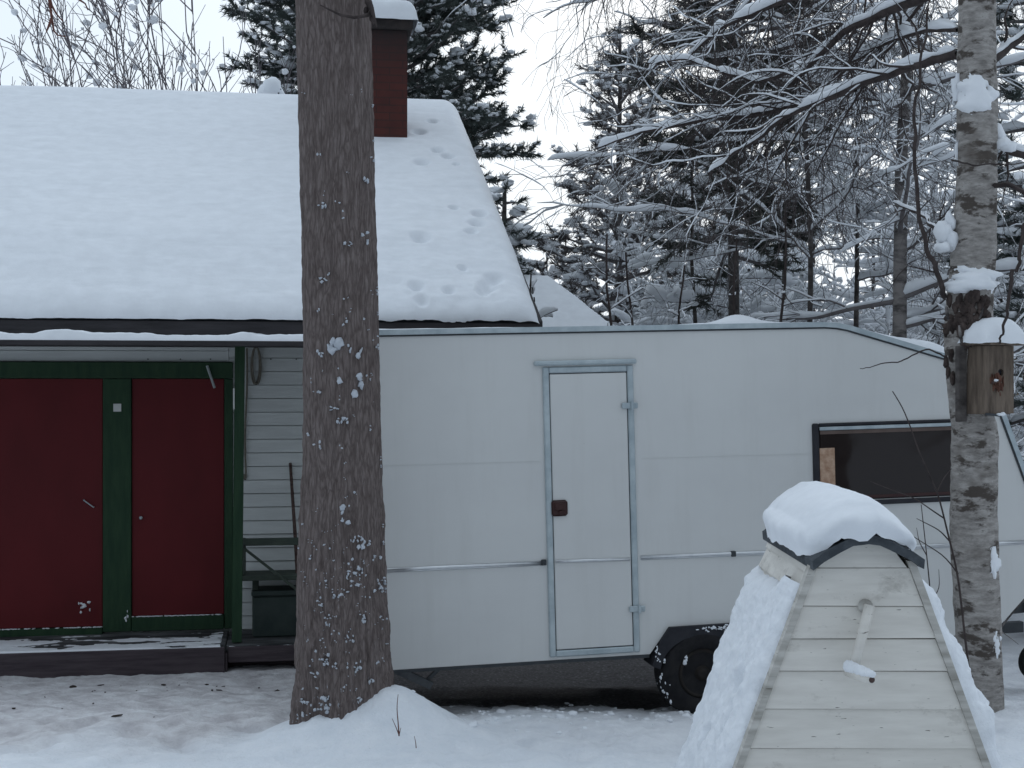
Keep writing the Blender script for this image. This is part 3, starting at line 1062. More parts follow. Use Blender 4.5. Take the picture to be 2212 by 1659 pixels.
# ------------------------------------------------------------------ caravan
def build_caravan():
    c = thing('caravan', 'white touring caravan with a narrow door and dark window', 'caravan', CF.matrix())
    hit = CF.hit
    wdt = 1.95

    def P(px, py, d=0.0):
        return hit(px, py, d)
    arc = [P(1404, 1413), P(1424, 1384), P(1444, 1356), P(1668, 1341), P(1690, 1380), P(1700, 1395)]
    nose = [P(2145, 1368), P(2225, 1278), P(2262, 1225), P(2272, 1188), P(2262, 1160)]
    front = [P(2212, 1030), P(2164, 900), P(2150, 862), P(2130, 830), P(2106, 805)]
    top = [P(2040, 773), P(1850, 717), P(1830, 711), P(1806, 706.5), P(1780, 705), P(1400, 712), P(822, 722.5), P(700, 725)]
    poly = [P(700, 1456.5)] + arc + nose + front + top
    bm = MB()
    bm.prism(poly, 0, wdt)
    body = bm.build('body', CARA, c)
    # wheel well lining
    (wu, wv) = P(1517, 1454)
    # edge trim: light rail with a dark bead below it
    edge = [P(2262, 1160), P(2212, 1030), P(2164, 900), P(2150, 862), P(2130, 830), P(2106, 805), P(2040, 773), P(1850, 717), P(1830, 711), P(1806, 706.5), P(1780, 705), P(1400, 712), P(822, 722.5), P(700, 725)]
    E = np.array(edge)
    T = np.gradient(E, axis=0)
    T /= np.linalg.norm(T, axis=1)[:, None]
    Nn = np.stack([T[:, 1], -T[:, 0]], 1)

    def strip(o0, o1, d0, d1, name, mat):
        m = MB()
        A = E + Nn * o0
        B = E + Nn * o1
        pr = []
        for i in range(len(E)):
            pr.append([m.bm.verts.new(p) for p in ((A[i][0], d0, A[i][1]), (B[i][0], d0, B[i][1]), (B[i][0], d1, B[i][1]), (A[i][0], d1, A[i][1]))])
        for i in range(len(E) - 1):
            for k in range(4):
                m.bm.faces.new((pr[i][k], pr[i][(k + 1) % 4], pr[i + 1][(k + 1) % 4], pr[i + 1][k]))
        bmesh.ops.recalc_face_normals(m.bm, faces=m.bm.faces[:])
        return m.build(name, mat, c)
    strip(-0.004, 0.026, -0.012, 0.03, 'edge_rail', ALU)
    strip(-0.014, -0.005, -0.008, 0.004, 'edge_bead', GASKET)
    strip(-0.004, 0.026, wdt - 0.03, wdt + 0.012, 'edge_rail', ALU)
    # floor sill
    a, b = P(700, 1456.5), P(1402, 1413.5)
    MB().hexa([(a[0], -0.004, a[1] - 0.018), (b[0], -0.004, b[1] - 0.018), (b[0], 0.03, b[1] - 0.018), (a[0], 0.03, a[1] - 0.018),
               (a[0], -0.004, a[1] - 0.001), (b[0], -0.004, b[1] - 0.001), (b[0], 0.03, b[1] - 0.001), (a[0], 0.03, a[1] - 0.001)]).build('sill_rail', GASKET, c)
    # roof snow following the roof line
    u_end = P(2100, 802)[0]
    us = np.array([e[0] for e in edge[4:]])[::-1]
    vs = np.array([e[1] for e in edge[4:]])[::-1]
    ul = P(700, 725)[0]
    La = u_end - ul

    def cs(a, b):
        roof = np.interp(ul + a, us, vs)
        th = 0.020 + 0.014 * fbm(a * 2.5, b * 2, 0, 4) + 0.02 * sstep(0.05, 1.0, b) + 0.02 * sstep(3.15, 3.6, a)
        th = th + 0.05 * np.exp(-((a - 3.75) / 0.28) ** 2 - ((b - 0.2) / 0.2) ** 2) + 0.06 * np.exp(-((a - 4.05) / 0.2) ** 2 - ((b - 0.2) / 0.2) ** 2)
        th = th + 0.05 * np.exp(-((a - 2.52) / 0.12) ** 2 - ((b - 0.3) / 0.2) ** 2)
        return roof + 0.012 + th * edge_round(b, 0.05) * edge_round(1.9 - b, 0.1) * edge_round(a, 0.08)
    v, q = sheet((ul, 0.012, 0), (1, 0, 0), (0, 1, 0), (0, 0, 1), La, 1.9, 200, 60, cs)
    link('roof_snow', np_mesh('roof_snow', v, q), SNOW, c, True)
    # faint joint of the wall sheets
    for xa, xb in ((826, 1166), (1386, 1745)):
        a, b = P(xa, 1006 - 0.028 * (xa - 830)), P(xb, 1006 - 0.028 * (xb - 830))
        MB().bar((a[0], -0.0008, a[1]), (b[0], -0.0008, b[1]), 0.003, 0.0012).build('wall_joint', CARA, c)
    # door ------------------------------------------------------
    A, B = P(1168, 791), P(1382, 1411)
    C_, D_ = P(1366, 791), P(1190, 1416)
    x0, x1 = (A[0] + D_[0]) / 2, (B[0] + C_[0]) / 2
    z0, z1 = (B[1] + D_[1]) / 2, (A[1] + C_[1]) / 2
    fw = 0.036
    dr = MB().box(x0 + fw + 0.005, x1 - fw - 0.005, -0.012, 0.01, z0 + fw + 0.006, z1 - fw - 0.006, 0.004).build('door', CARA, c)
    f = MB()
    f.box(x0, x0 + fw, -0.016, 0.01, z0, z1, 0.006).box(x1 - fw, x1, -0.016, 0.01, z0, z1, 0.006)
    f.box(x0 + fw + 0.0005, x1 - fw - 0.0005, -0.015, 0.01, z0, z0 + fw, 0.006).box(x0 + fw + 0.0005, x1 - fw - 0.0005, -0.015, 0.01, z1 - fw, z1, 0.006)
    f.build('door_frame', ALU, dr)
    MB().box(x0 + fw - 0.002, x1 - fw + 0.002, -0.006, 0.008, z0 + fw - 0.002, z1 - fw + 0.002, 0).build('door_seal', GASKET, dr)
    hp = P(1207, 1097)
    MB().box(hp[0] - 0.047, hp[0] + 0.047, -0.030, -0.011, hp[1] - 0.046, hp[1] + 0.046, 0.012).box(hp[0] - 0.03, hp[0] + 0.03, -0.036, -0.029, hp[1] - 0.012, hp[1] + 0.030, 0.004) \
        .lathe([(0.009, 0), (0.009, -0.012)], (hp[0] + 0.002, -0.030, hp[1] - 0.022), 'y', 12).build('handle', HANDLE, dr)
    for px, py in ((1358, 876), (1374, 1314)):
        k = P(px, py)
        hm = MB().box(k[0] - 0.047, k[0] + 0.047, -0.032, -0.0155, k[1] - 0.017, k[1] + 0.017, 0.004)
        hm.tube([(k[0] + 0.012, -0.034, k[1] - 0.024), (k[0] + 0.012, -0.034, k[1] + 0.024)], 0.009, 10)
        hm.lathe([(0.006, 0), (0.006, -0.006)], (k[0] + 0.036, -0.031, k[1]), 'y', 10)
        hm.build('hinge', ALU, dr)
    # drip rail
    a, b = P(1152, 786), P(1373, 785)
    dz = (a[1] + b[1]) / 2 + 0.004
    m = MB().box(a[0], b[0], -0.030, 0.004, z1 + 0.008, z1 + 0.036, 0.008)
    for t in (0.04, 0.33, 0.66, 0.96):
        m.lathe([(0.006, 0), (0.006, -0.004)], (a[0] + (b[0] - a[0]) * t, -0.029, z1 + 0.025), 'y', 8)
    m.build('drip_rail', ALU, c)
    # rub rail
    rl = MB()
    for (xa, ya), (xb, yb), d in (((700, 1237), (1170, 1215), -0.004), ((1384, 1203.5), (1960, 1180.5), -0.004), ((1960, 1180.5), (2240, 1169), -0.004)):
        a, b = P(xa, ya), P(xb, yb)
        n = 2
        rl.tube([(a[0], d, a[1]), (b[0], d, b[1])], 0.0105, 8)
        rl.bar((a[0], 0.0, a[1] - 0.012), (b[0], 0.0, b[1] - 0.012), 0.012, 0.008)
    rl.build('rub_rail', BRIGHT, c, True)
    a, b = P(1199, 1212), P(1359, 1207)
    MB().tube([(a[0], -0.015, a[1]), (b[0], -0.015, b[1])], 0.0095, 8).build('rub_rail', BRIGHT, dr, True)
    for px, py in ((1174, 1214.5), (1583, 1196)):
        k = P(px, py)
        MB().box(k[0] - 0.014, k[0] + 0.014, -0.02, 0.004, k[1] - 0.016, k[1] + 0.016, 0.003).build('rail_end_cap', GASKET, c)
    # window ------------------------------------------------------
    A, B = P(1751, 914), P(2102, 1084)
    C_, D_ = P(2098, 905), P(1760, 1092)
    x0, x1 = (A[0] + D_[0]) / 2, B[0]
    z1, z0 = (A[1] + C_[1]) / 2, (B[1] + D_[1]) / 2
    wn = MB().box(x0 + 0.044, x1 - 0.044, -0.010, 0.01, z0 + 0.034, z1 - 0.024, 0.006).build('window', PANE, c)
    fr = MB()
    fr.box(x0, x0 + 0.040, -0.018, 0.008, z0, z1, 0.008).box(x1 - 0.04, x1, -0.018, 0.008, z0, z1, 0.008)
    fr.box(x0 + 0.0405, x1 - 0.0405, -0.017, 0.008, z0, z0 + 0.028, 0.008).box(x0 + 0.0405, x1 - 0.0405, -0.017, 0.008, z1 - 0.02, z1, 0.006)
    fr.build('window_frame', BLACK, wn)
    MB().box(x0 + 0.042, x1 - 0.042, -0.022, -0.0105, z1 - 0.042, z1 - 0.0215, 0.003).build('window_hinge_rail', ALU, wn)
    MB().box(x0 + 0.046, x1 - 0.046, -0.0135, -0.0105, z1 - 0.066, z1 - 0.044, 0.001).build('window_bar', WINBAR, wn)
    MB().box(x0 + 0.046, x1 - 0.046, -0.0135, -0.0105, z0 + 0.042, z0 + 0.060, 0.001).build('window_bar', HANDLE, wn)
    k0, k1 = P(1771, 1062), P(1801, 967)
    MB().box(k0[0], k1[0], -0.0125, -0.0105, k0[1], k1[1], 0.0005).build('pane_patch', TANPATCH, wn)  # flat tan patch laid on the left end of the pane
    # mudguard and wheel ------------------------------------------
    g = MB()
    cu, cv = wu, wv
    outer = [P(1406, 1437), P(1424, 1384), P(1444, 1354), P(1668, 1339), P(1692, 1378), P(1702, 1420)]
    rr = 0.262
    inner = []
    for k in range(13):
        t = R(6 + 168 * k / 12)
        inner.append((cu + rr * math.cos(t) * 1.0, cv + 0.02 + rr * 0.80 * math.sin(t)))
    g.prism(outer + inner, -0.03, 0.16)
    mg = g.build('mudguard', BLACK, c)
    rng = np.random.default_rng(4)
    ac = Acc()
    Cc, S = [], []
    a, b = P(1520, 1352), P(1580, 1349)
    for _ in range(60):
        t = rng.uniform(0, 1)
        Cc.append((a[0] + t * (b[0] - a[0]) + rng.normal(0, .03), -0.031, a[1] - 0.012 + rng.normal(0, .006)))
        S.append((rng.uniform(.004, .016), .0025, rng.uniform(.002, .006)))
    for _ in range(16):
        Cc.append((P(1412, 1420)[0] + rng.uniform(0, .03), -0.031, P(1412, 1420)[1] + rng.uniform(-.02, .07)))
        S.append((.006, .003, .005))
    lumps(ac, Cc, S, rng, True)
    ac.build('mudguard_snow', SNOW, mg, True)
    wh = MB().lathe([(0.11, 0.17), (0.22, 0.17), (0.252, 0.14), (0.262, 0.09), (0.262, 0.03), (0.252, -0.01), (0.232, -0.03), (0.19, -0.034), (0.155, -0.026), (0.145, -0.006), (0.11, 0.0)], (wu, 0.0, wv), 'y', 56).build('wheel', TYRE, c, True)
    MB().lathe([(0.148, 0.012), (0.147, -0.008), (0.128, -0.012), (0.115, 0.012), (0.085, 0.022), (0.05, 0.008), (0.035, -0.02), (0.03, -0.03), (0.012, -0.034)], (wu, 0.0, wv), 'y', 40).build('rim', RUST, wh, True)
    ac = Acc()
    Cc, S = [], []
    for _ in range(60):
        t = R(rng.normal(192, 18))
        r_ = 0.258 - abs(rng.normal(0, 0.014))
        Cc.append((wu + r_ * math.cos(t), rng.uniform(-0.022, 0.1) - 0.010, wv + r_ * math.sin(t)))
        S.append((rng.uniform(.003, .009), .006, rng.uniform(.004, .013)))
    for _ in range(10):
        k = P(1478 + rng.uniform(-3, 3), 1425 + rng.uniform(-10, 10))
        Cc.append((k[0], -0.018, k[1])); S.append((.008, .006, .010))
    lumps(ac, Cc, S, rng, True)
    ac.build('tyre_snow', SNOW, wh, True)
    # far wheel on the same axle
    MB().lathe([(0.11, wdt - 0.17), (0.22, wdt - 0.17), (0.262, wdt - 0.12), (0.262, wdt - 0.04), (0.24, wdt), (0.15, wdt), (0.11, wdt - 0.02)], (wu, 0.0, wv), 'y', 32).build('wheel', TYRE, c, True)
    # chassis, axle, steadies, drawbar
    zb = P(850, 1447)[1]
    ch = MB()
    for y in (0.42, wdt - 0.5):
        ch.box(ul + 0.05, 4.1, y, y + 0.05, zb - 0.10, zb - 0.001 - 0.03, 0.003)
    for x in (0.3, 1.2):
        ch.box(x, x + 0.04, 0.47, wdt - 0.5, zb - 0.08, zb - 0.035, 0.003)
    ch.tube([(wu, 0.15, wv), (wu, wdt - 0.15, wv)], 0.03, 10)
    ch.build('chassis', GASKET, c)
    MB().box(ul + 0.02, 3.45, 0.10, wdt - 0.06, zb - 0.03, zb - 0.0195, 0).build('floor', BLACK, c)
    a, b = P(862, 1456), P(942, 1499)
    MB().bar((a[0] - 0.05, 0.22, a[1] + 0.01), (b[0], 0.22, b[1]), 0.045, 0.03, (0, 1, 0)).build('corner_steady', STEEL, c)
    a2, b2 = P(972, 1452), P(926, 1496)
    MB().bar((a2[0], 0.245, a2[1]), (b2[0], 0.245, b2[1]), 0.02, 0.02, (0, 1, 0)).build('steady_strut', STEEL, c)
    # hitch: drawbar, jockey wheel ahead of the nose
    nx = nose[0][0]
    MB().bar((nx - 0.4, 0.55, zb + 0.0), (nx + 1.2, 0.97, zb - 0.02), 0.05, 0.07).bar((nx - 0.4, 1.40, zb), (nx + 1.2, 0.98, zb - 0.02), 0.05, 0.07).build('drawbar', GASKET, c)
    jk = P(2240, 1430, 0.7)
    MB().lathe([(0.03, -0.035), (0.115, -0.035), (0.125, -0.02), (0.125, 0.02), (0.115, 0.035), (0.03, 0.035)], (jk[0], 0.7, jk[1]), 'y', 28).build('jockey_wheel', TYRE, c, True)
    MB().tube([(jk[0] + 0.0, 0.76, jk[1]), (jk[0] + 0.02, 0.80, jk[1] + 0.55)], 0.025, 10).build('jockey_post', GASKET, c)

    # things under the caravan
    M = CF.matrix()
    rngp = random.Random(4)

    def floor_z(u, d):
        w = CF.world(u, d, 0)
        return (gz(w.x, w.y) - w.z)
    spots = [(-0.02, 0.30, 0.22, 'short pale timber block under the steady nearest the trunk'), ]
    o = MB().box(-0.03, 0.20, 0.18, 0.32, floor_z(0.08, 0.25) - 0.03, floor_z(0.08, 0.25) + 0.06, 0.006).build('timber_block', BLOCKS)
    o.matrix_world = M
    tag(o, 'short pale timber block under the steady leg nearest the pine trunk', 'block')


build_caravan()



# ------------------------------------------------------------------ well
def build_well():
    w = thing('well', 'cream boarded well cover with sloping sides and a snow cap', 'well', WF.matrix())
    S = 612.0

    def zz(py):
        return CAMH - (py - CY) / S
    cx = 1864

    def hw(z):                       # half width of the front at height z
        py = CY + (CAMH - z) * S
        return (96 + 0.372 * (py - 1210)) / S
    dep = 0.83
    zt = zz(1228)
    zg = 0.12
    # body core
    core = MB()
    a, b = hw(zg) - 0.012, hw(zt) - 0.012
    core.hexa([(-a, 0.02, zg), (a, 0.02, zg), (a, dep - 0.02, zg), (-a, dep - 0.02, zg), (-b, 0.02, zt - 0.02), (b, 0.02, zt - 0.02), (b, dep - 0.02, zt - 0.02), (-b, dep - 0.02, zt - 0.02)])
    core.build('body', OLDPAINT, w)
    # front and back boards, one tilted board per course, the lower lip lapping the next
    ys = [1226, 1308, 1379, 1448, 1530, 1615, 1700, 1785, 1870, 1955]
    rng = random.Random(8)
    for side in (0, 1):
        fb = MB()
        for i in range(len(ys) - 1):
            z1, z0 = zz(ys[i]) - 0.0022, zz(ys[i + 1]) + 0.002
            if z0 < zg:
                continue
            a, b = hw(z0) - 0.004, hw(z1) - 0.004
            if side == 0:
                y0a, y0b = -0.0135 - rng.uniform(0, 0.003), -0.004 - rng.uniform(0, 0.002)
                fb.hexa([(-a, y0a, z0), (a, y0a, z0 + rng.uniform(-.002, .002)), (a, 0.018, z0), (-a, 0.018, z0), (-b, y0b, z1), (b, y0b, z1 + rng.uniform(-.002, .002)), (b, 0.018, z1), (-b, 0.018, z1)])
            else:
                fb.hexa([(-a, dep - 0.018, z0), (a, dep - 0.018, z0), (a, dep + 0.014, z0), (-a, dep + 0.014, z0), (-b, dep - 0.018, z1), (b, dep - 0.018, z1), (b, dep + 0.004, z1), (-b, dep + 0.004, z1)])
        if side == 0:
            # gable piece under the arched roof
            zb_ = zz(1226)
            fb.prism([(-hw(zb_) + 0.01, zb_ + 0.001), (hw(zb_) - 0.01, zb_ + 0.001), (0.10, zz(1180)), (0.02, zz(1168)), (-0.03, zz(1168)), (-0.09, zz(1184))], -0.008, 0.02)
        fb.build('front_boards' if side == 0 else 'back_boards', CREAM, w)
    # corner strips
    for sgn in (-1, 1):
        t = MB()
        a, b = hw(zg), hw(zt + 0.02)
        for y0, y1 in ((-0.022, 0.024),):
            o0, o1 = -0.006, 0.021
            t.hexa([(sgn * (a + o0), y0, zg), (sgn * (a + o1), y0, zg), (sgn * (a + o1), y1, zg), (sgn * (a + o0), y1, zg),
                    (sgn * (b + o0), y0, zt + 0.03), (sgn * (b + o1), y0, zt + 0.03), (sgn * (b + o1), y1, zt + 0.03), (sgn * (b + o0), y1, zt + 0.03)])
        t.build('corner_strip', CREAMTRIM, w)
    # boards at the head of each side, below the roof
    for sgn in (-1, 1):
        t = MB()
        for k in range(3):
            z1 = zt + 0.055 - k * 0.078
            z0 = z1 - 0.074
            a, b = hw(z0), hw(z1)
            t.hexa([(sgn * a, 0.026, z0), (sgn * (a + 0.016), 0.026, z0), (sgn * (a + 0.016), dep - 0.01, z0), (sgn * a, dep - 0.01, z0),
                    (sgn * b, 0.026, z1), (sgn * (b + 0.008), 0.026, z1), (sgn * (b + 0.008), dep - 0.01, z1), (sgn * b, dep - 0.01, z1)])
        t.build('side_boards', CREAM, w)
    # arched felt roof
    prof = [(-0.190, zz(1206)), (-0.152, zz(1188)), (-0.095, zz(1168)), (-0.05, zz(1154)), (0.005, zz(1150)), (0.045, zz(1153)), (0.10, zz(1168)), (0.16, zz(1186)), (0.200, zz(1203))]
    lo = [(x * 0.985, z - 0.033) for x, z in prof]
    rf = MB().prism(prof + lo[::-1], -0.075, dep + 0.07).build('roof', FELT, w)
    # snow cap
    px = np.array([p[0] for p in prof])
    pz = np.array([p[1] for p in prof])
    La, Lb = 0.43, dep + 0.18

    nu, npz = 160, 40
    uu, pp = np.meshgrid(np.linspace(0, 2 * math.pi, nu, endpoint=False), np.linspace(0, 1, npz), indexing='ij')
    spow = lambda v_, e_: np.sign(v_) * np.abs(v_) ** e_
    ang = pp * math.pi / 2
    rho = np.cos(ang) ** 0.38
    hgt = np.sin(ang) ** 0.62
    bulge = 0.97 + 0.07 * np.sin(np.clip(pp * 2.2, 0, 1) * math.pi)
    X = 0.0 + 0.229 * spow(np.cos(uu), 0.62) * rho * bulge
    Y = dep / 2 + (dep / 2 + 0.10) * spow(np.sin(uu), 0.62) * rho * bulge
    nzz = fbm(X * 9, Y * 6, pp * 1.5, 7, 3)
    T = 0.128 - 0.12 * X + 0.03 * fbm(X * 4, Y * 3, 0, 17, 2)
    rim = (1 - hgt) * (0.012 + 0.022 * fbm(X * 12, Y * 12, 0, 14, 3) + 0.020 * np.exp(-((X + 0.02) / 0.05) ** 2) * (np.sin(uu) < 0) * np.sign(fbm(X * 9, 1.0, 0, 4)))
    Zc = np.interp(X, px, pz) - 0.006 + T * hgt + rim
    Y = Y + 0.012 * nzz * rho
    X = X + 0.010 * nzz * rho
    Zc = Zc + 0.006 * fbm(X * 25, Y * 25, pp * 3, 19, 2)
    V = np.stack([X, Y, Zc], -1).reshape(-1, 3)
    ii = np.arange(nu)[:, None] * npz
    jj = np.arange(npz - 1)[None, :]
    i2 = ((np.arange(nu) + 1) % nu)[:, None] * npz
    q = np.stack([ii + jj, i2 + jj, i2 + jj + 1, ii + jj + 1], -1).reshape(-1, 4)
    link('snow_cap', np_mesh('snow_cap', V, q), SNOW, w, True)
    # crusted snow on the two long sides
    for sgn in (-1, 1):
        z1 = zt - (0.065 if sgn < 0 else 0.05)
        top = Vector((sgn * hw(z1), 0, z1))
        bot = Vector((sgn * hw(zg), 0, zg))
        B = (bot - top)
        Ls = B.length
        B.normalize()
        Nn = Vector((sgn * abs(B.z), 0, abs(B.x)))
        TT = 0.062 if sgn < 0 else 0.085
        sd = 100 + sgn

        def side(a, b, TT=TT, sd=sd, sgn=sgn):
            # a: depth along the well, b: down the slope
            wob = 0.035 * fbm(b * 7, 0.5, 0, sd, 4)
            e = edge_round(a + wob - 0.015, 0.09) * edge_round(dep - a + 0.01, 0.12) * edge_round(b + 0.05 * fbm(a * 6, 3, 0, sd + 1, 3) + (-0.02 + 0.14 * np.clip(0.25 - a, 0, 0.25) / 0.25 if sgn < 0 else 0), 0.10)
            t = TT * (0.85 + 0.35 * fbm(a * 3, b * 3, 0, sd + 2) + (0.08 if sgn < 0 else 0.25) * b) + 0.016 * fbm(a * 14, b * 10, 0, sd + 3, 4) + 0.012 * fbm(a * 40, b * 30, 0, sd + 6, 3)
            hole = np.clip(fbm(a * 10, b * 4.5, 0, sd + 5, 3) - 0.30, 0, 1) * 4
            t = t * (1 - 0.75 * np.clip(hole, 0, 1))
            if sgn > 0:
                t = t * (0.6 + 0.9 * np.clip(0.4 + fbm(b * 4.5, 1.0, 0, 77, 2), 0, 1))
            return 0.004 + t * e - 0.012 * (e < 0.02)
        v, q = sheet(top + Vector((0, 0.012, 0)), (0, 1, 0), B, Nn, dep + 0.02, Ls, 110, 200, side)
        link('side_snow', np_mesh('side_snow', v, q if sgn > 0 else q[:, ::-1]), SNOWROUGH, w, True)
    # crank -------------------------------------------------------
    def wp(px_, py_, y):
        Z = 4.9 + y
        p = W(px_, py_, Z)
        return (p.x - 1.235, y, p.z)
    ax = wp(1876, 1314, -0.06)
    ck = MB().tube([(ax[0], 0.02, ax[2]), (ax[0], -0.075, ax[2])], 0.014, 12)
    ck.lathe([(0.026, 0.0), (0.026, -0.010)], (ax[0], -0.012, ax[2]), 'y', 16)
    cr = ck.build('crank', CREAMTRIM, w, True)
    e = wp(1842, 1455, -0.085)
    MB().tube([(ax[0] + 0.004, -0.062, ax[2] + 0.012), ((ax[0] + e[0]) / 2, -0.074, (ax[2] + e[2]) / 2), (e[0], -0.082, e[2])], [0.0185, 0.018, 0.0175], 10).build('crank_arm', CREAM, cr, True)
    g0 = (e[0] - 0.012, -0.065, e[2] + 0.002)
    g1 = (e[0] + 0.030, -0.225, e[2] + 0.008)
    MB().tube([g0, g1], 0.0165, 12).build('crank_grip', CREAM, cr, True)
    MB().tube([g1, (g1[0] + 0.0008, g1[1] - 0.003, g1[2])], [0.011, 0.010], 12).build('grip_bolt', STICK, cr, True)
    r = np.random.default_rng(3)
    ac = Acc()
    n = 10
    t = np.linspace(0.05, 0.92, n)
    C = np.array(g0)[None] + (np.array(g1) - np.array(g0))[None] * t[:, None] + np.array([[0, 0, 0.018]])
    lumps(ac, C, [(0.019, 0.022, 0.022 * (1.2 - 0.6 * x)) for x in t], r, True, 0.2)
    ac.build('grip_snow', SNOW, cr, True)


build_well()


# ------------------------------------------------------------------ trees
def ortho(d):
    d = d / np.linalg.norm(d)
    a = np.cross(d, [0, 0, 1.0] if abs(d[2]) < 0.9 else [1.0, 0, 0])
    a /= np.linalg.norm(a)
    return a, np.cross(d, a)


def curve(rng, p, d, L, n, wig, trop):
    P = [np.array(p, float)]
    d = np.array(d, float)
    for i in range(n):
        d = d + rng.normal(0, wig, 3) + np.array([0, 0, trop])
        d /= np.linalg.norm(d)
        P.append(P[-1] + d * L / n)
    return np.array(P)


def side_dir(rng, t, ang):
    a, b = ortho(t)
    th = rng.uniform(0, 2 * math.pi)
    s = a * math.cos(th) + b * math.sin(th)
    return t / np.linalg.norm(t) * math.cos(ang) + s * math.sin(ang)


def interp(P, t):
    x = t * (len(P) - 1)
    i = min(int(x), len(P) - 2)
    return P[i] + (P[i + 1] - P[i]) * (x - i), P[i + 1] - P[i]


def snow_on(acc, P, r, thick, rng, cover=0.6, sides=6):
    """a bank of snow lying along the top of a branch"""
    n = max(len(P), 4)
    k = int(max(n * 2, np.linalg.norm(np.diff(P, axis=0), axis=1).sum() / 0.06))
    k = min(k, 60)
    s = np.linspace(0, len(P) - 1, k)
    Q = np.stack([np.interp(s, np.arange(len(P)), P[:, j]) for j in range(3)], 1)
    rr = np.interp(s, np.arange(len(P)), r)
    T = np.gradient(Q, axis=0)
    T /= np.linalg.norm(T, axis=1, keepdims=True) + 1e-9
    flat = np.sqrt(np.clip(1 - T[:, 2] ** 2, 0, 1))
    nz = vnoise(s * 0.55 + rng.uniform(0, 99), rng.uniform(0, 99), 0, 3) * 0.4 + vnoise(s * 1.7 + rng.uniform(0, 99), 0.5, 0, 4) * 0.12 + 0.52
    th = thick * np.clip(flat - 0.35, 0, 1) * 1.5 * np.clip((nz - (1 - cover)) / cover * 1.6, 0, 1.25)
    th[0] = 0
    th[-1] *= 0.3
    if th.max() < 0.004:
        return
    half = np.where(th > 0.002, np.minimum(rr * 0.8 + th * 0.45, th * 0.8 + rr * 0.5), 0.0)
    up = np.array([0, 0, 1.0])
    S = np.cross(T, up)
    S /= np.linalg.norm(S, axis=1, keepdims=True) + 1e-9
    t = np.arange(sides) * 2 * math.pi / sides
    C = Q + up[None] * (rr * 0.6 + th * 0.42)[:, None]
    v = (C[:, None] + S[:, None] * (np.cos(t)[None, :, None] * half[:, None, None]) + up[None, None] * (np.sin(t)[None, :, None] * (th * 0.55)[:, None, None])).reshape(-1, 3)
    i = np.arange(k - 1)[:, None] * sides
    a = np.arange(sides)[None, :]
    b = (a + 1) % sides
    acc.add(v, np.stack([i + a, i + b, i + sides + b, i + sides + a], -1).reshape(-1, 4))


def branchwork(rng, wood, snow, p, d, L, r, lev, maxlev, o, P=None, rad=None):
    """recursive limb: o holds per level wiggle, tropism, children per metre, snow depth"""
    n = max(4, int(L / (o['seg'] * (1.0, 1.0, 0.65, 0.5)[min(lev, 3)])))
    if P is None:
        P = curve(rng, p, d, L, n, o['wig'] * (1, 1, 1.35, 1.6)[min(lev, 3)], o['trop'][min(lev, len(o['trop']) - 1)])
        rad = r * (1 - 0.8 * np.linspace(0, 1, len(P)))
    wood.tube(P, np.maximum(rad, o['rmin']), 6 if lev == 1 else (5 if lev == 2 else 3))
    th = o['snow'][min(lev, len(o['snow']) - 1)]
    if th > 0:
        snow_on(snow, P, np.maximum(rad, o['rmin']), th * rng.uniform(0.7, 1.3), rng, o['cover'])
    if lev >= maxlev:
        return
    nk = int(L * o['dens'][min(lev, len(o['dens']) - 1)] * rng.uniform(0.8, 1.2) + 0.5)
    for k in range(nk):
        t = rng.uniform(0.12, 0.98)
        q, tan = interp(P, t)
        dd = side_dir(rng, tan, rng.uniform(0.5, 1.15))
        dd[2] += o['lift']
        l = min(L * rng.uniform(0.3, 0.6) * (1.1 - 0.5 * t), o['maxl'][min(lev, len(o['maxl']) - 1)])
        branchwork(rng, wood, snow, q, dd, max(l, 0.12), np.interp(t * (len(P) - 1), np.arange(len(P)), rad) * o.get('thin', 0.55), lev + 1, maxlev, o)


DEF = dict(seg=0.14, wig=0.135, trop=(0, 0.0, -0.02, -0.05), dens=(0, 6.5, 9.5, 7), snow=(0, 0.080, 0.046, 0.018), cover=0.9, rmin=0.0022, lift=0.1, maxl=(9, 1.1, 0.6, 0.4))


